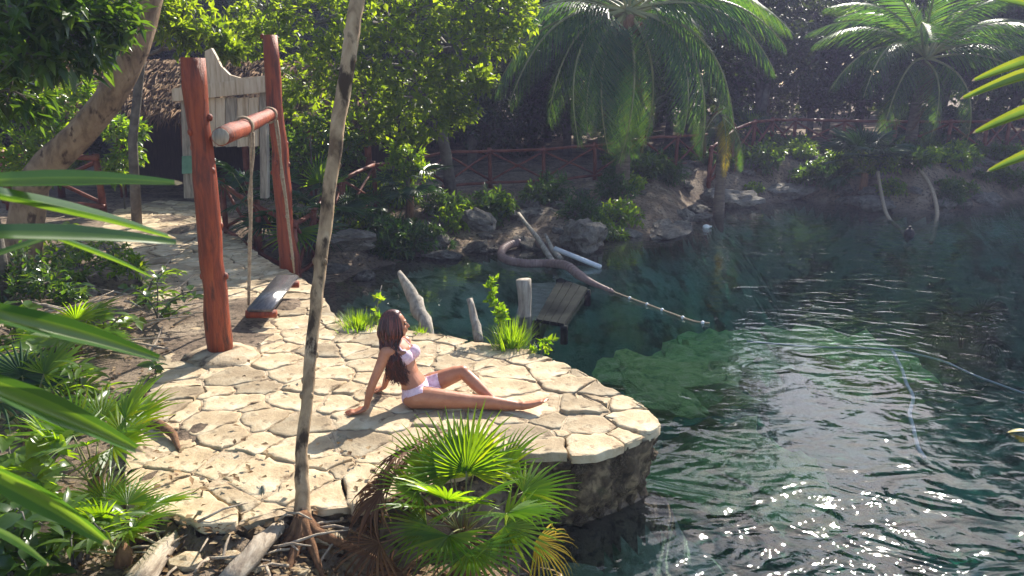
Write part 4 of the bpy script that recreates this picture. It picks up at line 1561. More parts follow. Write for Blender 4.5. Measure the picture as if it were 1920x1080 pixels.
# left foreground shrubs, each leaf its own piece
def leaf_piece_mesh(seed, L, W, m_):
    rs = random.Random(seed)
    mb = MB()
    N = 6
    vs = []
    for i in range(N + 1):
        t = i / N
        hw = W * math.sin(math.pi * (t ** .8)) ** .8 * .5 + .001
        z = -L * .35 * t * t + .02 * L * math.sin(t * 5 + seed)
        for s in (-1, 0, 1):
            vs.append((s * hw, L * t, z + abs(s) * hw * .35))
    fs = []
    for i in range(N):
        for s in (0, 1):
            b = i * 3 + s
            fs.append((b, b + 1, b + 4, b + 3))
    mb.add(vs, fs)
    return mb.mesh('leaf', M[m_])


LEAFP = {'s': [leaf_piece_mesh(i, .13, .065, 'leaf_shrub') for i in range(3)], 'd': [leaf_piece_mesh(i + 5, .15, .075, 'leaf_dark') for i in range(3)],
         'l': [leaf_piece_mesh(i + 9, .17, .04, 'leaf_shrub') for i in range(3)]}


def leafy(label, base, stems, key, per, size, seed, cat='shrub', name='leafy_shrub', group='leafy plants at the left foreground'):
    """stems: list of world end points; leaves set alternately along each arching stem"""
    base = Vector(base)
    rs = random.Random(seed)
    t = thing(name, label, cat, base, 0, group)
    mb = MB()
    lv = []
    for e in stems:
        e = loc(e, t)
        P = bez((rs.uniform(-.03, .03), rs.uniform(-.03, .03), -.04), Vector((e.x * .35, e.y * .35, e.z * .95 + .05)), e, 9)
        mb.tube(wobble(P, .008, rs.randint(0, 999)), [.010 * (1 - .7 * i / 8) for i in range(9)], 5)
        for k in range(per):
            u = .22 + .78 * k / (per - 1)
            f = u * 8
            i = min(int(f), 7)
            c = P[i].lerp(P[i + 1], f - i)
            tg = (P[i + 1] - P[i]).normalized()
            an = k * 2.4 + rs.uniform(-.5, .5)
            d = (tg * .45 + Vector((math.cos(an), math.sin(an), rs.uniform(-.2, .5)))).normalized()
            lv.append((c, d))
    mb.build('stem', M['bark_grey'], t)
    for c, d in lv:
        o = bpy.data.objects.new('leaf', rs.choice(LEAFP[key]))
        link(o, t)
        s = size * rs.uniform(.65, 1.25)
        o.matrix_local = Matrix.Translation(c) @ orient(d, (rs.uniform(-.4, .4), rs.uniform(-.5, .3), 1), rs.uniform(-.5, .5)).to_4x4() @ Matrix.Diagonal((s, s, s, 1))
    return t


def gl_(px, py, z=None):
    b = G(px, py, -.2)
    b.z = hz(b.x, b.y)
    return b


def spread_pts(px, py, w_, h_, n_, Y, seed, dy=.5):
    rs = random.Random(seed)
    return [At(px + rs.uniform(-w_, w_), py + rs.uniform(-h_, h_), Y + rs.uniform(-dy, dy)) for _ in range(n_)]


b = gl_(90, 760); leafy('green shrub with broad pointed leaves at the left edge, below the strap leaves', b, spread_pts(60, 690, 110, 60, 20, b.y, 1), 's', 12, 1.3, 1)
b = gl_(160, 800); leafy('bushy plant with narrow leaves beside the lower left fan palm', b, spread_pts(140, 720, 90, 55, 20, b.y, 2), 'l', 11, 1.1, 2)
b = gl_(40, 960); leafy('broad leaved plant in the lower left corner', b, spread_pts(50, 880, 90, 70, 20, b.y, 3), 's', 12, 1.3, 3)
b = gl_(150, 1070); leafy('narrow leaved bright plant at the bottom edge left of the driftwood', b, spread_pts(170, 1000, 90, 50, 20, b.y, 4), 'l', 12, .95, 4)
b = gl_(30, 1090); leafy('shaded broad leaved plant at the bottom left corner', b, spread_pts(30, 1020, 70, 60, 20, b.y, 5), 'd', 9, 1.0, 5)
b = gl_(110, 600); leafy('leafy shrub among dry twigs left of the swing post', b, spread_pts(120, 560, 80, 40, 8, b.y, 6), 'd', 9, .85, 6)
for q_, (lx, ly, kk, lab) in enumerate(((200, 640, 's', 'bright leafy plant between the dry twigs and the small fan palm'), (40, 640, 's', 'bright broad leaved plant at the left edge behind the strap leaves'), (270, 560, 'l', 'narrow leaved seedling beside the path near the trailing vine'), (150, 480, 's', 'sparse leafy plant at the root of the leaning trunk'))):
    b = gl_(lx, ly + 40)
    leafy(lab, b, spread_pts(lx, ly - 20, 70, 45, 13, b.y, 20 + q_), kk, 11, 1.0, 20 + q_)
b = gl_(300, 640)
leafy('trailing vine with glossy drooping leaves left of the near swing post', b, [At(390, 545, b.y - .2), At(370, 560, b.y - .4), At(300, 520, b.y), At(345, 590, b.y - .3), At(270, 560, b.y - .1), At(320, 640, b.y - .4), At(240, 540, b.y)], 'd', 10, .85, 7, 'vine', 'trailing_vine')
b = gl_(295, 735)
leafy('small dark glossy leaf cluster at the left rim of the terrace', b, [At(290, 690, b.y - .1), At(300, 720, b.y - .2), At(280, 730, b.y - .15), At(310, 745, b.y - .2)], 'd', 7, .95, 8)

# ------------------------------------------------------------------ fan palms
def ring_leaves(n_, els, pl, keys, sizes, seed, az0=0, arc=360, face=(-40, -5)):
    rs = random.Random(seed)
    return [(az0 + arc * (i + rs.uniform(-.3, .3)) / n_, rs.uniform(*els), rs.uniform(*pl), rs.choice(keys), rs.uniform(*sizes), rs.uniform(*face)) for i in range(n_)]


FPG = 'fan palms in the undergrowth'
b = G(868, 1092, -.46)
lv = [(a_, e_, p_, 'g%d' % (i_ % 3), s_ * .82, f_) for i_, (a_, e_, p_, s_, f_) in enumerate(((150, 58, .42, 1.0, -10), (112, 66, .44, 1.1, -12), (72, 64, .44, 1.05, -10), (38, 50, .42, 1.05, -8),
      (8, 34, .44, 1.05, -25), (178, 46, .38, .95, -15), (250, 62, .36, 1.0, -20), (285, 50, .42, .95, -15), (225, 46, .38, .9, -20), (320, 42, .44, 1.0, -25), (90, 84, .40, .95, -25), (130, 72, .36, .9, -30), (52, 74, .36, .9, -30)))]
lv += ring_leaves(4, (8, 26), (.28, .40), ['g0', 'g1', 'g2'], (.65, .85), 2, az0=200, arc=180, face=(-40, -10))
lv += [(165, 40, .52, 'dry0', 1.0, -60), (190, 34, .55, 'dry0', .95, -70), (150, 56, .60, 'dry0', .9, -80), (178, 22, .50, 'dry0', .9, -50), (205, 10, .5, 'dry1', .95, -20), (228, -5, .45, 'dry1', .9, -20),
       (-20, 6, .5, 'dyel0', .9, -20), (-55, -10, .50, 'dyel0', .8, -20), (-32, -16, .62, 'dstraw0', 1.05, -40), (-75, -22, .5, 'dstraw0', .8, -50), (-100, -30, .42, 'dry1', .9, -40), (-130, -30, .4, 'dry1', 1.0, -40), (-160, -28, .42, 'dry1', .9, -40)]
fan_palm('fan_palm', 'bright green fan palm with withered lower leaves under the front rim of the terrace', 'palm', b, lv, .32, 3, FPG, 1.0, .07)
b = gl_(190, 985)
fan_palm('fan_palm', 'yellow green fan palm at the left of the terrace, above the driftwood', 'palm', b, ring_leaves(10, (25, 75), (.30, .5), ['g0', 'g1', 'g2'], (.7, .95), 5, face=(-50, 10)), .15, 5, FPG)
b = gl_(60, 850)
fan_palm('fan_palm', 'fan palm half hidden under the long strap leaves at the left edge', 'palm', b, ring_leaves(9, (20, 70), (.3, .55), ['g0', 'g1', 'k1'], (.7, .95), 6, face=(-50, 0)), .15, 6, FPG)
b = gl_(150, 700)
fan_palm('fan_palm', 'small fan palm among twigs left of the terrace', 'palm', b, ring_leaves(8, (20, 65), (.25, .4), ['g0', 'g1', 'k0'], (.6, .8), 7, face=(-50, 0)), .1, 7, FPG)
b = gl_(235, 1075)
fan_palm('fan_palm', 'small fan palm at the bottom edge before the driftwood logs', 'palm', b, ring_leaves(8, (20, 70), (.2, .35), ['g0', 'g2'], (.5, .75), 8, face=(-50, 0)), .08, 8, FPG)
b = G(585, 440); b.z = hz(b.x, b.y)
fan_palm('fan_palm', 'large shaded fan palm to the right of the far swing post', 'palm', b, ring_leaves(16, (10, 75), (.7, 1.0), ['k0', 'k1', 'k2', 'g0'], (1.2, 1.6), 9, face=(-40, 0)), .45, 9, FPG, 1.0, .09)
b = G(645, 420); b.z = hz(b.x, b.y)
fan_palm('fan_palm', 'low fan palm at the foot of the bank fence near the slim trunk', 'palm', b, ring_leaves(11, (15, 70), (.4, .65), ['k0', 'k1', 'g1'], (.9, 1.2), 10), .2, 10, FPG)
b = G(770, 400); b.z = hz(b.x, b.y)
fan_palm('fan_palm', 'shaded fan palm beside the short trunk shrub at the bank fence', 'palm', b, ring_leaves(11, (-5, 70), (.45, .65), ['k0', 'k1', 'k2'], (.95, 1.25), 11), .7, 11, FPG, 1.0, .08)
b = G(1620, 335, .1); b.z = hz(b.x, b.y)
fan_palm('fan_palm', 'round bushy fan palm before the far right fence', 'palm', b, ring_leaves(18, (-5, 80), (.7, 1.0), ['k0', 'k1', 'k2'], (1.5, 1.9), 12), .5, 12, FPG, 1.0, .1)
b = G(1840, 375, 0); b.z = hz(b.x, b.y)
fan_palm('fan_palm', 'low fan palm at the water edge on the far right', 'palm', b, ring_leaves(13, (5, 80), (.5, .8), ['k0', 'k1', 'k2'], (1.2, 1.6), 13), .2, 13, FPG)
b = G(1400, 300, .2); b.z = hz(b.x, b.y)
fan_palm('fan_palm', 'small fan palm on the bank right of the yellow frond tip', 'palm', b, ring_leaves(10, (10, 80), (.5, .7), ['k0', 'g1'], (1.1, 1.4), 14), .5, 14, FPG)
b = G(480, 440); b.z = hz(b.x, b.y)
fan_palm('fan_palm', 'shaded fan palm behind the swing ropes', 'palm', b, ring_leaves(11, (15, 75), (.6, .85), ['k0', 'k1', 'k2'], (1.2, 1.5), 15), .6, 15, FPG)

# ------------------------------------------------------------------ coconut palms
FR = [frond_mesh(i, 3.6, 50, .85 + .15 * i, .85, [M['leaf_coco'], M['vein']], lift=.95 - .1 * i, hang=.55) for i in range(4)]
FRB = frond_mesh(12, 3.0, 40, 1.4, .6, [M['leaf_dry'], M['leaf_dry']], lift=.2, hang=.9)
FRY = frond_mesh(9, 2.6, 46, 1.3, .6, [M['leaf_yellow'], M['vein']], lift=.3, hang=.6)


def coco(label, base, crown, fr, scale, seed, nuts=0, group='coconut palms on the far bank', trunk_r=.14):
    """fr: list of (azimuth, pitch, variant, length factor)"""
    t = thing('coconut_palm', label, 'palm', base, 0, group)
    rs = random.Random(seed)
    c = loc(crown, t)
    mb = MB()
    pts = bez((0, 0, -.15), (c.x * .2, c.y * .2, c.z * .6), c, 14)
    mb.tube(pts, [trunk_r * (1.35 - .55 * i / 13) * (1 + .05 * (i % 2)) for i in range(14)], 10)
    mb.build('trunk', M['palmbark'], t)
    for az, pitch, vi, lf in fr:
        o = bpy.data.objects.new('frond', FR[vi] if vi < 4 else (FRY if vi == 4 else FRB))
        link(o, t)
        if vi >= 4: o['label'] = 'yellow dying frond' if vi == 4 else 'dead brown hanging frond'
        s = scale * lf
        o.matrix_local = Matrix.Translation(c + Vector((0, 0, rs.uniform(-.05, .15)))) @ Matrix.Rotation(math.radians(az - 90), 4, 'Z') @ Matrix.Rotation(math.radians(pitch), 4, 'X') @ Matrix.Rotation(rs.uniform(-.3, .3), 4, 'Y') @ Matrix.Diagonal((s, s, s, 1))
    for k in range(nuts):
        an = rs.uniform(3.4, 6.0)
        mb = MB()
        mb.sphere(c + Vector((math.cos(an) * .24, math.sin(an) * .24, -.12 - .26 * rs.random())), (.12, .12, .15), 12, 8)
        mb.build('coconut', M['husk'], t)
    return t


b = G(1168, 352); b.z = hz(b.x, b.y)
b.y = 19.3; b.x = At(1168, 300, 19.3).x
coco('big coconut palm with drooping fronds and a cluster of coconuts at the top centre', b, At(1180, 30, 19.0),
     [(200, 5, 1, 1.0), (215, -22, 2, 1.0), (232, -42, 1, .95), (250, -56, 2, 1.0), (272, -58, 1, 1.05), (295, -52, 2, 1.0), (312, -38, 1, 1.0), (330, -18, 2, 1.05), (345, 5, 1, 1.1), (358, 18, 2, 1.1), (178, 15, 2, 1.0), (165, -8, 1, 1.0), (20, 20, 1, 1.1), (45, 10, 2, 1), (75, 20, 1, 1), (105, 15, 2, 1), (140, 15, 1, 1), (190, 45, 0, .9), (280, 60, 0, .9), (208, -8, 2, 1.1), (222, -30, 2, 1.1), (190, -12, 1, 1.1), (242, -50, 1, 1.05), (320, -30, 2, 1.1), (338, -6, 1, 1.1), (262, -66, 5, .8), (230, -60, 5, .75), (305, -62, 5, .8), (350, 50, 0, .9), (90, 50, 0, .9)],
     1.08, 1, 8)
b = G(1702, 315, .2); b.z = hz(b.x, b.y)
b.y = 25.5; b.x = At(1702, 300, 25.5).x
coco('smaller coconut palm with a spreading crown beside the far right fence', b, At(1738, 112, 25.3),
     [(240, 20, 1, 1.0), (310, 25, 1, 1.0), (215, 8, 2, 1.05), (325, 8, 2, 1.0), (185, 40, 1, 1.0), (0, 45, 1, 1.0), (280, -45, 5, .6), (180, 22, 1, 1.0), (195, 0, 1, .95), (222, -20, 2, .9), (262, -35, 1, .8), (300, -30, 2, .8), (330, -5, 1, .9), (350, 15, 1, 1), (5, 30, 1, 1), (160, 30, 1, 1.0), (200, 50, 0, .9), (340, 55, 0, .9), (90, 40, 0, .9), (40, 40, 1, .9), (130, 40, 1, .9), (270, 70, 0, .9)],
     1.22, 2, 0)
b = G(1352, 345, .1); b.z = hz(b.x, b.y)
b.y = 20.3; b.x = At(1352, 330, 20.3).x
coco('short coconut palm with one yellow hanging frond right of the big palm', b, At(1355, 215, 20.3),
     [(268, -38, 4, .75), (290, -50, 4, .6), (222, -30, 2, .55), (300, -38, 2, .6), (330, -25, 5, .6), (200, -20, 5, .5), (80, 0, 1, .5)], .8, 3, 0, trunk_r=.11)

# ------------------------------------------------------------------ strap leaves close to the camera
def strap_plant(label, hub, ground, blades, m_, seed):
    """blades: list of (root px,py,dist, tip px,py,dist, half width m)"""
    t = thing('young_palm', label, 'palm', ground, 0, 'young palms beside the camera')
    h = loc(hub, t)
    mb = MB()
    mb.tube([(0, 0, -.1), h * .5 + Vector((0, 0, .1)), h], [.05, .04, .025], 8)
    mb.build('stem', M['husk'], t)
    for bi, (x0, y0, d0, x1, y1, d1, hw) in enumerate(blades):
        a, e = loc(At(x0, y0, d0), t), loc(At(x1, y1, d1), t)
        dirv = (e - a)
        root = h.lerp(a, .25)
        mid_ = a + dirv * .35 + Vector((0, 0, .02 * dirv.length))
        C = [root, a] + [a.lerp(e, k / 7) + Vector((0, 0, .022 * dirv.length * math.sin(math.pi * k / 7))) for k in (1, 2, 3, 4, 5, 6, 6.72, 7)]
        n_ = len(C)
        vs = []
        side = dirv.cross(Vector((0, -.75, .65))).normalized()
        up = side.cross(dirv).normalized()
        for i, c in enumerate(C):
            u = i / (n_ - 1)
            ww = hw * 1.05 * (.6 + 1.0 * u if u < .4 else ((1 - u) / .6) ** .8) + .0015
            vs += [tuple(c - side * ww), tuple(c - side * ww * .5 - up * ww * .40), tuple(c - up * ww * .85), tuple(c + side * ww * .5 - up * ww * .40), tuple(c + side * ww)]
        mb = MB()
        fs_ = [(i * 5 + k, i * 5 + k + 1, i * 5 + k + 6, i * 5 + k + 5) for i in range(n_ - 1) for k in range(4)]
        mb.add(vs, fs_)
        mb.m = [2 if i == n_ - 2 else (1 if k in (1, 2) else 0) for i in range(n_ - 1) for k in range(4)]
        mb.build('leaf_blade', [m_, M['blade_mid'], M['leaf_straw']], t)
    return t


hub = At(-260, 560, 1.35)
gnd = Vector((hub.x - .1, hub.y, hz(hub.x - .1, hub.y)))
strap_plant('long green strap leaves reaching in from the left edge', hub, gnd,
            [(-30, 338, 1.35, 342, 343, 1.6, .019), (-30, 352, 1.3, 330, 446, 1.75, .020), (-30, 434, 1.25, 345, 456, 1.55, .019), (100, 440, 1.5, 290, 520, 1.8, .010),
             (-30, 580, 1.25, 312, 676, 1.5, .021), (-30, 715, 1.2, 268, 848, 1.45, .022), (-30, 885, 1.15, 205, 1022, 1.4, .021), (-30, 985, 1.2, 90, 1060, 1.4, .010)], M['blade'], 1)
hub = At(2180, 60, 4.2)
gnd = Vector((hub.x + .1, hub.y, -1.6))
strap_plant('yellow green strap leaves reaching in from the right edge above the water', hub, gnd,
            [(1990, 95, 4.1, 1822, 152, 4.0, .03), (1990, 118, 4.0, 1800, 186, 3.9, .03), (1990, 185, 4.0, 1824, 250, 3.9, .032), (1990, 268, 4.0, 1850, 322, 3.9, .028), (1990, 20, 4.1, 1850, -6, 4.0, .03), (1990, 380, 4.1, 1940, 400, 4.0, .02)], M['blade_y'], 2)


# ------------------------------------------------------------------ grass tufts and seedlings at the rim
def tuft(label, loc_, n_, h, w_, seed, wid=.006):
    rs = random.Random(seed)
    mb = MB()
    for k in range(n_):
        an = rs.uniform(0, 6.28)
        r0 = abs(rs.gauss(0, w_ * .35))
        x, y = math.cos(an) * r0, math.sin(an) * r0
        L = h * rs.uniform(.5, 1.1)
        lean = rs.uniform(.1, .8)
        d = Vector((math.cos(an) * lean, math.sin(an) * lean, 1)).normalized()
        s = Vector((-math.sin(an), math.cos(an), 0))
        c = Vector((x, y, -.02))
        vs = []
        for i in range(5):
            u = i / 4
            ww = wid * (1 - u) + .0008
            vs += [tuple(c - s * ww), tuple(c + s * ww)]
            d = (d + Vector((0, 0, -.12 * lean * (i + 1)))).normalized()
            c = c + d * L / 4
        mb.add(vs, [(2 * i, 2 * i + 1, 2 * i + 3, 2 * i + 2) for i in range(4)])
    o = mb.build('grass_tuft', M['grass'], smooth=False)
    o.location = loc_
    return tag(o, label, 'grass', 'grass tufts along the back rim of the terrace')


tuft('wide bright grass tuft on the rim behind the woman', G(672, 612), 420, .20, .28, 1)
tuft('tall grass tuft on the back rim beside the leafy sapling', G(958, 648), 340, .30, .22, 2, .007)
tuft('tiny grass tuft at the foot of the driftwood snag', G(790, 622), 90, .09, .14, 3, .005)


def sapling(label, base, top, n_, size, seed, lk='leaf_shrub'):
    rng = np.random.default_rng(seed)
    t = thing('sapling', label, 'sapling', base, 0, 'saplings along the back rim of the terrace')
    e = loc(top, t)
    mb = MB()
    P = bez((0, 0, -.05), (e.x * .2, 0, e.z * .6), e, 8)
    mb.tube(P, [.009 - .0008 * i for i in range(8)], 5)
    mb.build('stem', M['bark_grey'], t)
    lb = MB()
    for k in range(n_):
        u = .35 + .65 * rng.random()
        c = P[min(7, int(u * 7))] + Vector(rng.normal(size=3)) * size * .45
        d = rnd_dirs(6, rng) + np.array([[0, 0, .5]])
        scatter(lb, np.repeat(np.array(c)[None], 6, 0), d, rnd_dirs(6, rng) + np.array([[0, 0, .6]]), (size * rng.uniform(.6, 1.2, 6)).astype(np.float32), .9)
    lb.build('foliage', M[lk], t, smooth=False)
    return t


sapling('tall sapling with small pale leaves rising from the grass on the rim', G(945, 640), At(918, 515, 8.2), 34, .075, 1, 'grass')
sapling('thin seedling with a few leaves above the bright grass tuft', G(705, 605), At(716, 535, 8.8), 6, .09, 2)
sapling('low leafy seedling at the right end of the back rim', G(1015, 660), At(1022, 632, 7.6), 7, .09, 3, 'grass')

# ------------------------------------------------------------------ things in and by the water
def snag(label, pts, rad, m_, name='driftwood', cat='driftwood', group=None, n=10, jit=.12, seed=0, ridge=0.0):
    o0 = Vector(pts[0])
    mb = MB()
    P = []
    for i in range(len(pts) - 1):
        P += [Vector(pts[i]).lerp(Vector(pts[i + 1]), k / 3) - o0 for k in range(3)]
    P.append(Vector(pts[-1]) - o0)
    R2 = np.interp(np.linspace(0, 1, len(P)), np.linspace(0, 1, len(rad)), rad)
    mb.tube(wobble(P, max(rad) * .10, seed), list(R2), n, jit=jit * (.4 if ridge else 1), seed=seed, ridge=ridge)
    o = mb.build(name, m_)
    o.location = o0
    return tag(o, label, cat, group)


def path3(*pts): return [At(x, y, Y) for x, y, Y in pts]


snag('grey forked driftwood snag leaning up behind the terrace rim', path3((806, 640, 8.8), (795, 600, 8.9), (778, 565, 9.1), (765, 540, 9.2), (748, 510, 9.3)), [.085, .08, .085, .07, .03], M['greywood'], seed=4)
snag('thin grey snag standing in the cove left of the sapling', path3((898, 640, 8.8), (890, 600, 9.0), (880, 560, 9.1)), [.06, .05, .035], M['greywood'], seed=5)
wz = lambda x, y: G(x, y, WL)
st = wz(984, 592)
snag('short round weathered mooring stump standing in the cove', [st + Vector((0, 0, -.3)), st + Vector((0, 0, .15)), st + Vector((-.02, 0, .52))], [.105, .09, .11], M['greywood'], 'stump', 'stump', n=14, jit=.06, seed=6)
# dark plank landing tipped into the water
la, lb_, lc, ld = G(1048, 520, WL + .04), G(1102, 540, WL + .07), G(1058, 607, WL + .05), G(1005, 598, WL + .02)
t = thing('plank_landing', 'wet plank landing with shade-darkened colour sloping into the cove beside the stump', 'landing', (la + lb_ + lc + ld) / 4)
for k in range(4):
    u0, u1 = k / 4 + .01, (k + 1) / 4 - .01
    a, b2, c2, d2 = la.lerp(lb_, u0), la.lerp(lb_, u1), ld.lerp(lc, u1), ld.lerp(lc, u0)
    mb = MB()
    v8 = [loc(q, t) for q in (a, b2, c2, d2)]
    v8 += [q - Vector((0, 0, .05)) for q in v8]
    mb.add([tuple(q) for q in v8], [(0, 3, 2, 1), (4, 5, 6, 7), (0, 1, 5, 4), (1, 2, 6, 5), (2, 3, 7, 6), (3, 0, 4, 7)])
    mb.build('plank', M['darkwood'], t, smooth=False)
for q in (la, lb_, lc, ld):
    mb = MB()
    q = loc(q, t)
    mb.tube([q + Vector((0, 0, -.28)), q + Vector((0, 0, -.03))], .05, 8)
    mb.build('pile', M['darkwood'], t)
# pale slab under the water
sl = [G(985, 515, WL), G(1050, 512, WL), G(1010, 600, WL), G(960, 590, WL)]
mb = MB()
c0 = sum(sl, Vector()) / 4
v8 = [q - c0 for q in sl]
v8 += [q - Vector((0, 0, .25)) for q in v8]
mb.add([tuple(q) for q in v8], [(0, 3, 2, 1), (4, 5, 6, 7), (0, 1, 5, 4), (1, 2, 6, 5), (2, 3, 7, 6), (3, 0, 4, 7)])
o = mb.build('concrete_slab', M['concrete'], smooth=False)
o.location = c0 + Vector((0, 0, -.16))
tag(o, 'pale concrete slab just under the water beside the stump', 'slab')

hs_pts = [(1062, 498, .12), (1030, 494, .05), (985, 494, .04), (952, 488, .05), (940, 478, .06), (945, 465, .08), (965, 456, .1), (1000, 452, .1), (1020, 462, .12)]
HP = [G(x, y, WL + z) for x, y, z in hs_pts]
HT = [G(x, y, WL + z) for x, y, z in ((1062, 498, .12), (1085, 515, .1), (1110, 530, .06), (1150, 547, .02), (1200, 565, .01), (1250, 583, 0), (1300, 600, -.01))]
o0 = HP[0]
mb = MB()


def smooth_path(P, n_=5):
    o = []
    for i in range(len(P) - 1):
        a, b2 = P[i], P[i + 1]
        pm, pn = P[max(i - 1, 0)], P[min(i + 2, len(P) - 1)]
        for q in range(n_):
            u = q / n_
            o.append(.5 * ((2 * a) + (b2 - pm) * u + (2 * pm - 5 * a + 4 * b2 - pn) * u * u + (3 * a - pm - 3 * b2 + pn) * u ** 3))
    o.append(P[-1])
    return o


hp_ = smooth_path([q - o0 for q in HP[::-1] + HT[1:4]])
mb.tube(hp_, [.075] * (len(hp_) - 10) + [.075 - .0055 * k for k in range(10)], 10)
for k in range(0, len(hp_) - 1, 1):
    mb.tube([hp_[k], hp_[k].lerp(hp_[k + 1], .3)], .081 if k < len(hp_) - 10 else .04, 10)
o = mb.build('hose', M['hose'])
o.location = o0
tag(o, 'thick pinkish ribbed hose looped at the edge of the cove', 'hose')


def line(name, label, cat, P, r, m_, floats=0, group=None, n=6):
    o0 = P[0]
    t = thing(name, label, cat, o0, 0, group)
    mb = MB()
    sp = smooth_path([q - o0 for q in P], 8)
    mb.tube(sp, r, n)
    mb.build('line', m_, t)
    for k in range(floats):
        mb = MB()
        mb.sphere(sp[int((k + .5) / floats * (len(sp) - 1))], r * 1.9, 10, 8)
        mb.build('float', M['pipe'], t)
    return t


line('float_rope', 'thin pale rope with small floats running from the hose out over the water', 'rope', [G(x, y, WL + .015) for x, y in ((1120, 535), (1160, 551), (1200, 566), (1225, 575), (1260, 588), (1300, 602), (1330, 606))], .014, M['rope'], 6)
line('underwater_rope', 'pale sunken rope wavering below the lit underwater rocks', 'rope', [G(x, y, WL - .12) for x, y in ((1672, 655), (1690, 690), (1700, 720), (1712, 745), (1706, 775), (1712, 800), (1722, 840), (1735, 860))], .02, M['pipe'])
line('underwater_rope', 'long sunken rope crossing the water at the right', 'rope', [G(x, y, WL - .1) for x, y in ((1400, 640), (1520, 650), (1660, 655), (1760, 675), (1830, 705), (1940, 745))], .014, M['pipe'])
snag('long thin pole leaning on the bank over the hose loop', path3((1042, 498, 14.4), (1010, 450, 15.4), (972, 400, 16.4)), [.055, .05, .035], M['greywood'], 'pole', 'pole', seed=8)
snag('short forked branch beside the pole above the white pipe', path3((1052, 485, 14.6), (1036, 468, 15.0), (1022, 440, 15.4)), [.05, .045, .03], M['greywood'], 'branch', 'branch', seed=9)
a, e = G(1040, 466, WL + .25), G(1126, 501, WL + .02)
mb = MB(); mb.tube([Vector(), e - a], .045, 12); o = mb.build('pipe', M['pipe']); o.location = a
tag(o, 'straight white plastic pipe sloping from the bank into the cove', 'pipe')
line('handrail', 'pale bent pipe arching from the right bank into the water, right one of the pair', 'pipe', path3((1688, 296, 22.5), (1720, 315, 21.8), (1745, 350, 21), (1757, 395, 20.0), (1753, 430, 19.4), (1746, 455, 18.9)), .05, M['rope'], 0, None, 8)
line('handrail', 'straight pale pipe running down the right bank into the water, left one of the pair', 'pipe', path3((1646, 322, 21.6), (1652, 360, 21), (1664, 405, 19.6), (1690, 432, 18.9), (1702, 452, 18.4)), .045, M['rope'], 0, None, 8)
mb = MB(); mb.sphere((0, 0, .05), (.11, .11, .13), 12, 9); mb.tube([(0, 0, .16), (0, 0, .22)], .03, 8); o = mb.build('buoy', M['black']); o.location = G(1704, 443, WL)
tag(o, 'small black buoy floating between the pale pipes', 'buoy')
mb = MB(); mb.sphere((0, 0, .03), (.085, .07, .06), 12, 9); mb.tube([(.07, 0, .04), (.12, 0, .04)], .02, 8); o = mb.build('float', M['white']); o.location = G(1324, 428, WL)
tag(o, 'small white float at the far edge of the water', 'float')
o = bpy.data.objects.new('fallen_leaf', leaf_piece_mesh(77, .16, .07, 'leaf_yellow')); link(o); o.location = G(1925, 815, WL) + Vector((0, 0, .03)); o.rotation_euler = (.1, 0, 1.2)
tag(o, 'yellow leaf floating at the right edge of the water', 'leaf')

# boulders and bank rocks
RG = 'grey rocks along the far bank'
rs = random.Random(21)


def rock(px, py, z, s, label, sq=(1, 1, 1)):
    o = bpy.data.objects.new('rock', rs.choice(ROCK))
    link(o)
    p_ = G(px, py, z)
    o.location = (p_.x, p_.y, z + s * .1)
    o.rotation_euler = (rs.uniform(-.2, .2), rs.uniform(-.2, .2), rs.uniform(0, 6.28))
    o.scale = (s * sq[0], s * sq[1], s * sq[2])
    return tag(o, label, 'rock', RG)


rock(1092, 450, WL + .18, .52, 'round pitted boulder at the water edge right of the pole')
rock(1370, 378, WL + .1, .5, 'pale boulder at the far water edge under the yellow frond', (1.5, 1, .8))
rock(1470, 365, WL + .1, .55, 'pale flat boulder at the far water edge, centre right', (1.5, 1, .7))
rock(1260, 440, WL, .4, 'low rock lying along the water edge by the white float', (1.9, .8, .5))
rock(640, 455, .0, .36, 'flat topped dark rock on the bank behind the slim trunk', (1.8, 1, .7))
rock(900, 415, .0, .32, 'dark mossy boulder on the bank below the fence', (1.6, 1, .8))
rock(1640, 385, WL + .1, .4, 'dark rock at the water edge left of the pale pipes', (1.4, 1, .8))
rock(1850, 300, .3, .4, 'pale rock on the slope behind the right fence')
bank = tag(bpy.data.objects.new('bank_rubble', None), None)
link(bank)
bpy.data.objects.remove(bank)
for k in range(110):                                     # countable stones on the banks
    for _ in range(40):
        x = rs.uniform(-3.2, 15)
        y = rs.uniform(12.5, 27)
        d = float(sdist(np.array([x]), np.array([y]), pool_poly)[0])
        if .0 < d < 2.6: break
    o = bpy.data.objects.new('rock', rs.choice(ROCK))
    link(o)
    s = rs.uniform(.10, .30)
    o.location = (x, y, hz(x, y) + s * .1)
    o.rotation_euler = (rs.uniform(-.3, .3), rs.uniform(-.3, .3), rs.uniform(0, 6.28))
    o.scale = (s * rs.uniform(.9, 1.7), s, s * rs.uniform(.6, 1))
    side = 'on the shaded bank left of the big palm' if x < 2.5 else ('on the far bank between the two coconut palms' if x < 9 else 'on the far right bank below the fence')
    tag(o, ('flat' if o.scale[2] < s * .72 else 'rounded') + (' small' if s < .2 else ' knee high') + ' rock ' + where(to_px(x, y, o.location.z)) + (', at the waterline' if d < .6 else (', low on the bank' if d < 1.5 else ', higher on the bank')), 'rock', 'grey limestone rocks strewn on the far banks')

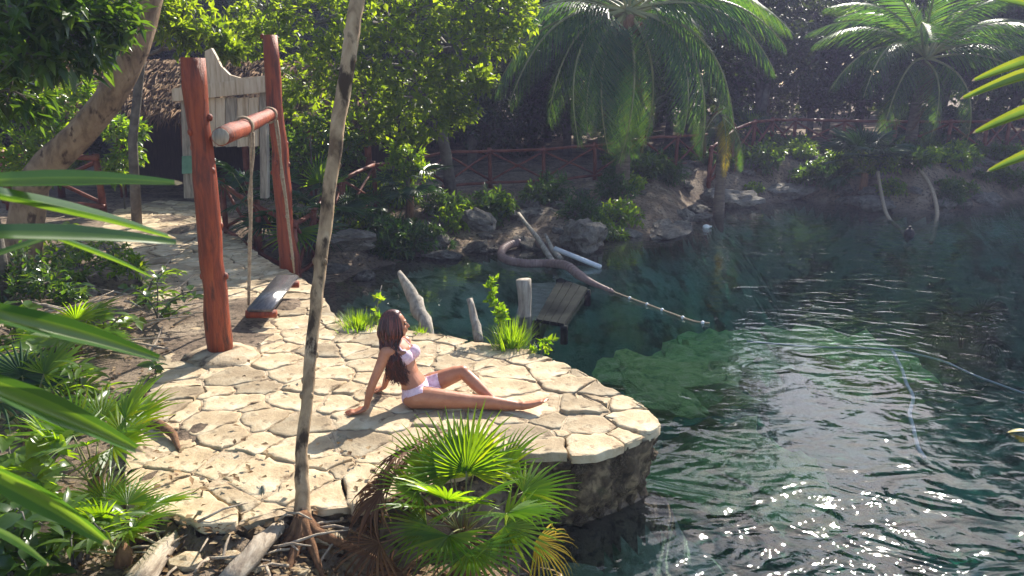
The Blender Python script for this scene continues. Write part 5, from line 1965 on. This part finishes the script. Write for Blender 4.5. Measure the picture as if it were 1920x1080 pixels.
# sunlit algae rocks under the surface
for k, (x, y, z, s) in enumerate(((1260, 760, -1.25, .42), (1300, 720, -1.5, .5), (1350, 705, -1.6, .45), (1230, 800, -1.2, .3), (1400, 715, -1.8, .5), (1300, 780, -1.5, .35), (1190, 745, -1.2, .3), (1540, 700, -1.6, .5), (1600, 725, -1.7, .6), (1660, 735, -1.7, .4), (1320, 690, -1.8, .4), (1480, 690, -2.0, .4), (1350, 900, -1.9, .45), (1280, 960, -1.9, .4), (1440, 960, -2.2, .5))):
    o = bpy.data.objects.new('rock', rs.choice(ALG))
    link(o)
    o.location = G(x, y, z)
    o.rotation_euler = (0, 0, rs.uniform(0, 6.28))
    s *= 1.45
    o.location.z += .30
    o.scale = (s * 1.3, s, s * .7)
    far = 'near the terrace tip' if x < 1450 else 'out in the middle right of the pool'
    tag(o, 'green algae covered rock under the water ' + far, 'rock', 'sunken green rocks ' + far)

# ------------------------------------------------------------------ foreground driftwood and debris
def g_(x, y, z=0.0):
    p_ = G(x, y, -.13)
    p_ = G(x, y, hz(p_.x, p_.y) + .03)
    return p_


snag('split pale driftwood log at the bottom left, pointing to the terrace', [g_(250, 1110), g_(300, 1040), g_(360, 975)], [.075, .062, .03], M['driftwood'], 'driftwood_log', n=18, seed=11, ridge=.22)
snag('rotten red brown bark piece above the pale driftwood log', [g_(255, 1010), g_(310, 985), g_(345, 965)], [.05, .06, .03], M['husk'], 'bark_piece', 'driftwood', n=14, seed=12, ridge=.3)
snag('weathered log lying against the foot of the slim trunk', [g_(420, 1100), g_(490, 1020), g_(545, 970)], [.055, .05, .03], M['driftwood'], 'driftwood_log', n=18, seed=13, ridge=.22)
snag('dark twisted root right of the slim trunk foot', [g_(570, 1010), g_(620, 1030), g_(680, 1060)], [.05, .04, .02], M['husk'], 'root', 'root', seed=14)
snag('curled pale palm sheath by the terrace edge', [g_(370, 1005), g_(395, 990), g_(412, 1010)], [.02, .03, .018], M['driftwood'], 'palm_sheath', 'driftwood', seed=15)
snag('curved brown root crossing the paving at the left', [G(262, 790, .02), G(300, 795, .05), G(325, 815, .04), G(338, 850, .0)], [.03, .035, .03, .012], M['husk'], 'root', 'root', seed=16)
rs = random.Random(31)
for k in range(70):
    x, y = rs.uniform(0, 330), rs.uniform(420, 660)
    a = G(x, y, .06)
    a.z = hz(a.x, a.y) + .05
    an = rs.uniform(0, 6.28)
    L = rs.uniform(.3, 1.0)
    e = a + Vector((math.cos(an) * L, math.sin(an) * L, rs.uniform(-.02, .25)))
    snag('dry bare twig lying in the undergrowth at the left', [a, (a + e) / 2 + Vector((0, 0, rs.uniform(-.03, .06))), e], [.014, .011, .005], M['driftwood'], 'twig', 'twig', 'dry twigs in the left undergrowth', n=5, seed=k)
for k in range(40):
    x, y = rs.uniform(290, 690), rs.uniform(985, 1078)
    a = g_(x, y)
    a.z = hz(a.x, a.y) + .03
    an = rs.uniform(0, 6.28)
    L = rs.uniform(.12, .4)
    e = a + Vector((math.cos(an) * L, math.sin(an) * L, rs.uniform(0, .08)))
    snag('dry stick in the debris in front of the terrace', [a, (a + e) / 2 + Vector((0, 0, .02)), e], [.010, .008, .004], M['driftwood'], 'twig', 'twig', 'dry sticks in front of the terrace', n=5, seed=k + 60)
for k, (x, y, s) in enumerate(((400, 1000, .07), (430, 1040, .06), (350, 1050, .09), (340, 1000, .05), (470, 1060, .06), (560, 1065, .06), (610, 1000, .08), (700, 1000, .1))):
    p_ = g_(x, y)
    o = bpy.data.objects.new('rock', PST[k % 3])
    link(o)
    o.location = (p_.x, p_.y, p_.z - .02)
    o.scale = (s * 1.3, s, s * .8)
    tag(o, 'pale loose stone in the debris before the terrace', 'rock', 'loose stones before the terrace')
rng = np.random.default_rng(51)
mb = MB()
pts = []
for (x0, x1, y0, y1, n_) in ((-5.5, -1.8, 5, 12, 2600), (-2.6, .2, 3.9, 5.4, 3500), (-4.0, 1.5, 13.5, 21, 3000), (1.5, 14, 16, 28, 3500), (-7, -2, 12, 20, 1500)):
    x, y = rng.uniform(x0, x1, n_), rng.uniform(y0, y1, n_)
    z = height(x, y)
    pin = inside(x, y, pave_poly)
    k = (z > WL + .03) & ((~pin) | (rng.random(n_) < .05))
    z = np.where(pin, .035, z)
    pts.append(np.stack([x, y, z + .015], 1)[k])
pts = np.concatenate(pts)
d = rnd_dirs(len(pts), rng)
d[:, 2] *= .25
scatter(mb, pts, d, np.array([[0, 0, 1.]]) + rnd_dirs(len(pts), rng) * .4, rng.uniform(.025, .07, len(pts)).astype(np.float32), 1.1)
tag(mb.build('leaf_litter', M['litter'], smooth=False), 'dry fallen leaves scattered over the earth banks', 'leaf litter', kind='stuff')

# low growth on the banks
def low_variant(seed, lm, leaf, wd):
    cl = [((0, 0, .28), .28), ((.22, .05, .2), .22), ((-.2, -.1, .18), .22), ((.02, .2, .22), .22)]
    return crown_tree(seed, [Vector((0, 0, -.05)), Vector((0, 0, .1)), Vector((.01, 0, .2)), Vector((0, 0, .3))], [.015, .012, .01, .006], cl, leaf, wd, 7, 26, M['bark_grey'], M[lm], twig_r=.004)


LV = [low_variant(201, 'leaf_dark', .13, .6), low_variant(202, 'leaf_shrub', .11, .8), low_variant(203, 'leaf_fandark', .16, .3)]
LVN = ['dark broad leaved', 'lighter green leafy', 'narrow leaved dark']


rs = random.Random(91)
for k in range(120):
    for _ in range(60):
        y = rs.uniform(14.5, 27)
        x = rs.uniform(-4.2, .64 * y)
        d = float(sdist(np.array([x]), np.array([y]), pool_poly)[0])
        if .4 < d < (2.6 if -2.5 < x < 3 else 5) and not inside(np.array([x]), np.array([y]), pave_poly)[0]: break
    v = rs.choice((0, 0, 1, 2))
    z = hz(x, y)
    s_ = rs.uniform(.6, 1.5)
    t = thing('low_plant', 'low %s plant %s, %s' % (LVN[v], where(to_px(x, y, z)), 'at the bank edge' if d < 1.6 else ('mid bank' if d < 3.2 else 'up by the fence')), 'plant', (x, y, z - .02), rs.uniform(0, 6.28), 'low plants on the far banks')
    t.scale = (s_, s_, s_)
    link(bpy.data.objects.new('stem', LV[v][0]), t)
    link(bpy.data.objects.new('foliage', LV[v][1]), t)

# ------------------------------------------------------------------ jungle behind
def jungle_variant(seed, h, spread, nclump, tips, leaf, low=.35):
    rs = random.Random(seed)
    cl = []
    for k in range(nclump):
        an = rs.uniform(0, 6.28)
        rr_ = spread * math.sqrt(rs.random())
        zz = h * rs.uniform(low, .98)
        cl.append(((math.cos(an) * rr_ * (1.1 - .5 * abs(zz / h - .6)), math.sin(an) * rr_, zz), rs.uniform(.7, 1.15)))
    P = [Vector((0, 0, -.3)), Vector((rs.uniform(-.3, .3), 0, h * .25)), Vector((rs.uniform(-.5, .5), rs.uniform(-.3, .3), h * .5)), Vector((rs.uniform(-.6, .6), rs.uniform(-.4, .4), h * .8)), Vector((0, 0, h * .97))]
    return crown_tree(seed, P, [.17, .14, .12, .08, .03], cl, leaf, .9, 7, tips, M['bark_grey'], M['leaf_jungle'], twig_r=.014)


JV = [jungle_variant(100, 11.5, 2.3, 22, 58, .24), jungle_variant(101, 12.5, 2.0, 20, 58, .22, .45), jungle_variant(102, 9.5, 2.4, 22, 58, .22, .25), jungle_variant(103, 6.0, 1.8, 16, 60, .2, .12), jungle_variant(104, 4.0, 1.7, 12, 64, .18, .1)]
JLAB = {0: 'tall spreading jungle tree rising behind the clearing', 1: 'tall slim jungle tree behind the clearing', 2: 'medium dark jungle tree behind the clearing', 3: 'low dense jungle tree in the undergrowth behind the fences', 4: 'dense dark bush closing the view behind the fences'}
JG = {0: 'tall spreading jungle trees', 1: 'tall slim jungle trees', 2: 'medium jungle trees', 3: 'low jungle trees', 4: 'dense dark jungle bushes'}
rs = random.Random(77)
placed = []
spec = []
for k in range(12): spec.append((rs.choice((0, 1)), 30.5, 34))  # extra tall trees added in the sun's path to shade the far bank
for k in range(30): spec.append((rs.choice((0, 1, 2)), 26, 44))
for k in range(26): spec.append((3, 24.5, 38))
for k in range(34): spec.append((4, 24.5, 40))
for vi, y0, y1 in spec:
    for _ in range(60):
        y = rs.uniform(y0, y1)
        x = rs.uniform(-.72 * y - 2, .72 * y + 2)
        if vi < 2 and y < 30.5: continue
        if x > 4.5 and y < 29: continue
        if len(placed) < 12 and not 2 < x < 10.5: continue
        if vi < 3 and 12 < x < 22 and y < 38: continue
        if vi == 2 and y < 28.5: continue
        if y < 26 and -14 < x < -2: continue
        azd = math.degrees(math.atan2(x, y))
        if vi < 3 and 17 < azd < 22: continue
        if all(math.hypot(x - a, y - b) > (2.0 if vi < 3 else 1.3) for a, b in placed): break
    placed.append((x, y))
    ppx = to_px(x, y, 1.0)
    sec = next((w_ for lim, w_ in ((180, 'past the left edge of the hut'), (420, 'behind the thatched hut'), (600, 'behind the swing frame'), (760, 'behind the sunlit leafy tree'), (930, 'left of the big palm'), (1090, 'beside the big palm trunk'), (1250, 'behind the big palm'), (1400, 'behind the yellow frond'), (1560, 'between the coconut palms'), (1720, 'behind the smaller palm'), (1860, 'right of the smaller palm')) if ppx < lim), 'at the far right edge')
    row = 'front row' if y < 29 else ('second row' if y < 33 else ('third row' if y < 38 else 'back row'))
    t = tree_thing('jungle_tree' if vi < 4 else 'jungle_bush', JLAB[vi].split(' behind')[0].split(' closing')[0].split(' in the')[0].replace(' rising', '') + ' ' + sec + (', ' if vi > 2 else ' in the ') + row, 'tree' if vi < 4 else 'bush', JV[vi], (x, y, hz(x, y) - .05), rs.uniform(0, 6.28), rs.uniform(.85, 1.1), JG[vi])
# the far wood that closes the view: one mass
rng = np.random.default_rng(61)
N = 26000
x = rng.uniform(-52, 52, N)
y = rng.uniform(46, 52, N)
z = rng.uniform(0.5, 1, N) ** .8 * (10 + 3 * vnoise(x, y * 0, .25, 9)) * rng.random(N) ** .6
mb = MB()
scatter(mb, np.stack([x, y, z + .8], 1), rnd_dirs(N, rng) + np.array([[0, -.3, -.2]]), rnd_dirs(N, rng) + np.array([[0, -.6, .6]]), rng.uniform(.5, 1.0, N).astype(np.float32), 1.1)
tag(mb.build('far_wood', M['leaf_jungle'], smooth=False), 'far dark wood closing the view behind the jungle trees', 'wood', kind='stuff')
# side walls of bush beyond the frame edges so the place goes on
for k in range(14):
    sx = -1 if k % 2 else 1
    y = 6 + (k // 2) * 3.2
    x = sx * (9.5 + .35 * y + rs.uniform(0, 2)) if sx < 0 else 21 + rs.uniform(0, 4)
    tree_thing('jungle_tree', 'low dense jungle tree on the %s side of the clearing' % ('left' if sx < 0 else 'right'), 'tree', JV[3], (x, y, max(hz(x, y), -.5) - .05), rs.uniform(0, 6.28), rs.uniform(.9, 1.2), 'low jungle trees at the sides')

# ------------------------------------------------------------------ haze, added to stand in for a bluish lens veil
HAZE = 0.0016
if HAZE > 0:
    m, nt, out = mat('lens_veil_haze')
    pv = nd(nt, 'ShaderNodeVolumePrincipled')
    pv.inputs['Color'].default_value = (0.62, 0.64, 1.0, 1)
    pv.inputs['Density'].default_value = HAZE
    pv.inputs['Anisotropy'].default_value = 0.3
    nt.links.new(pv.outputs[0], out.inputs['Volume'])
    mb = MB()
    mb.box((0, 48, 4.5), (124, 128, 24))
    tag(mb.build('haze', m, smooth=False), 'thin bluish haze added over the clearing as lens veil', kind='stuff')
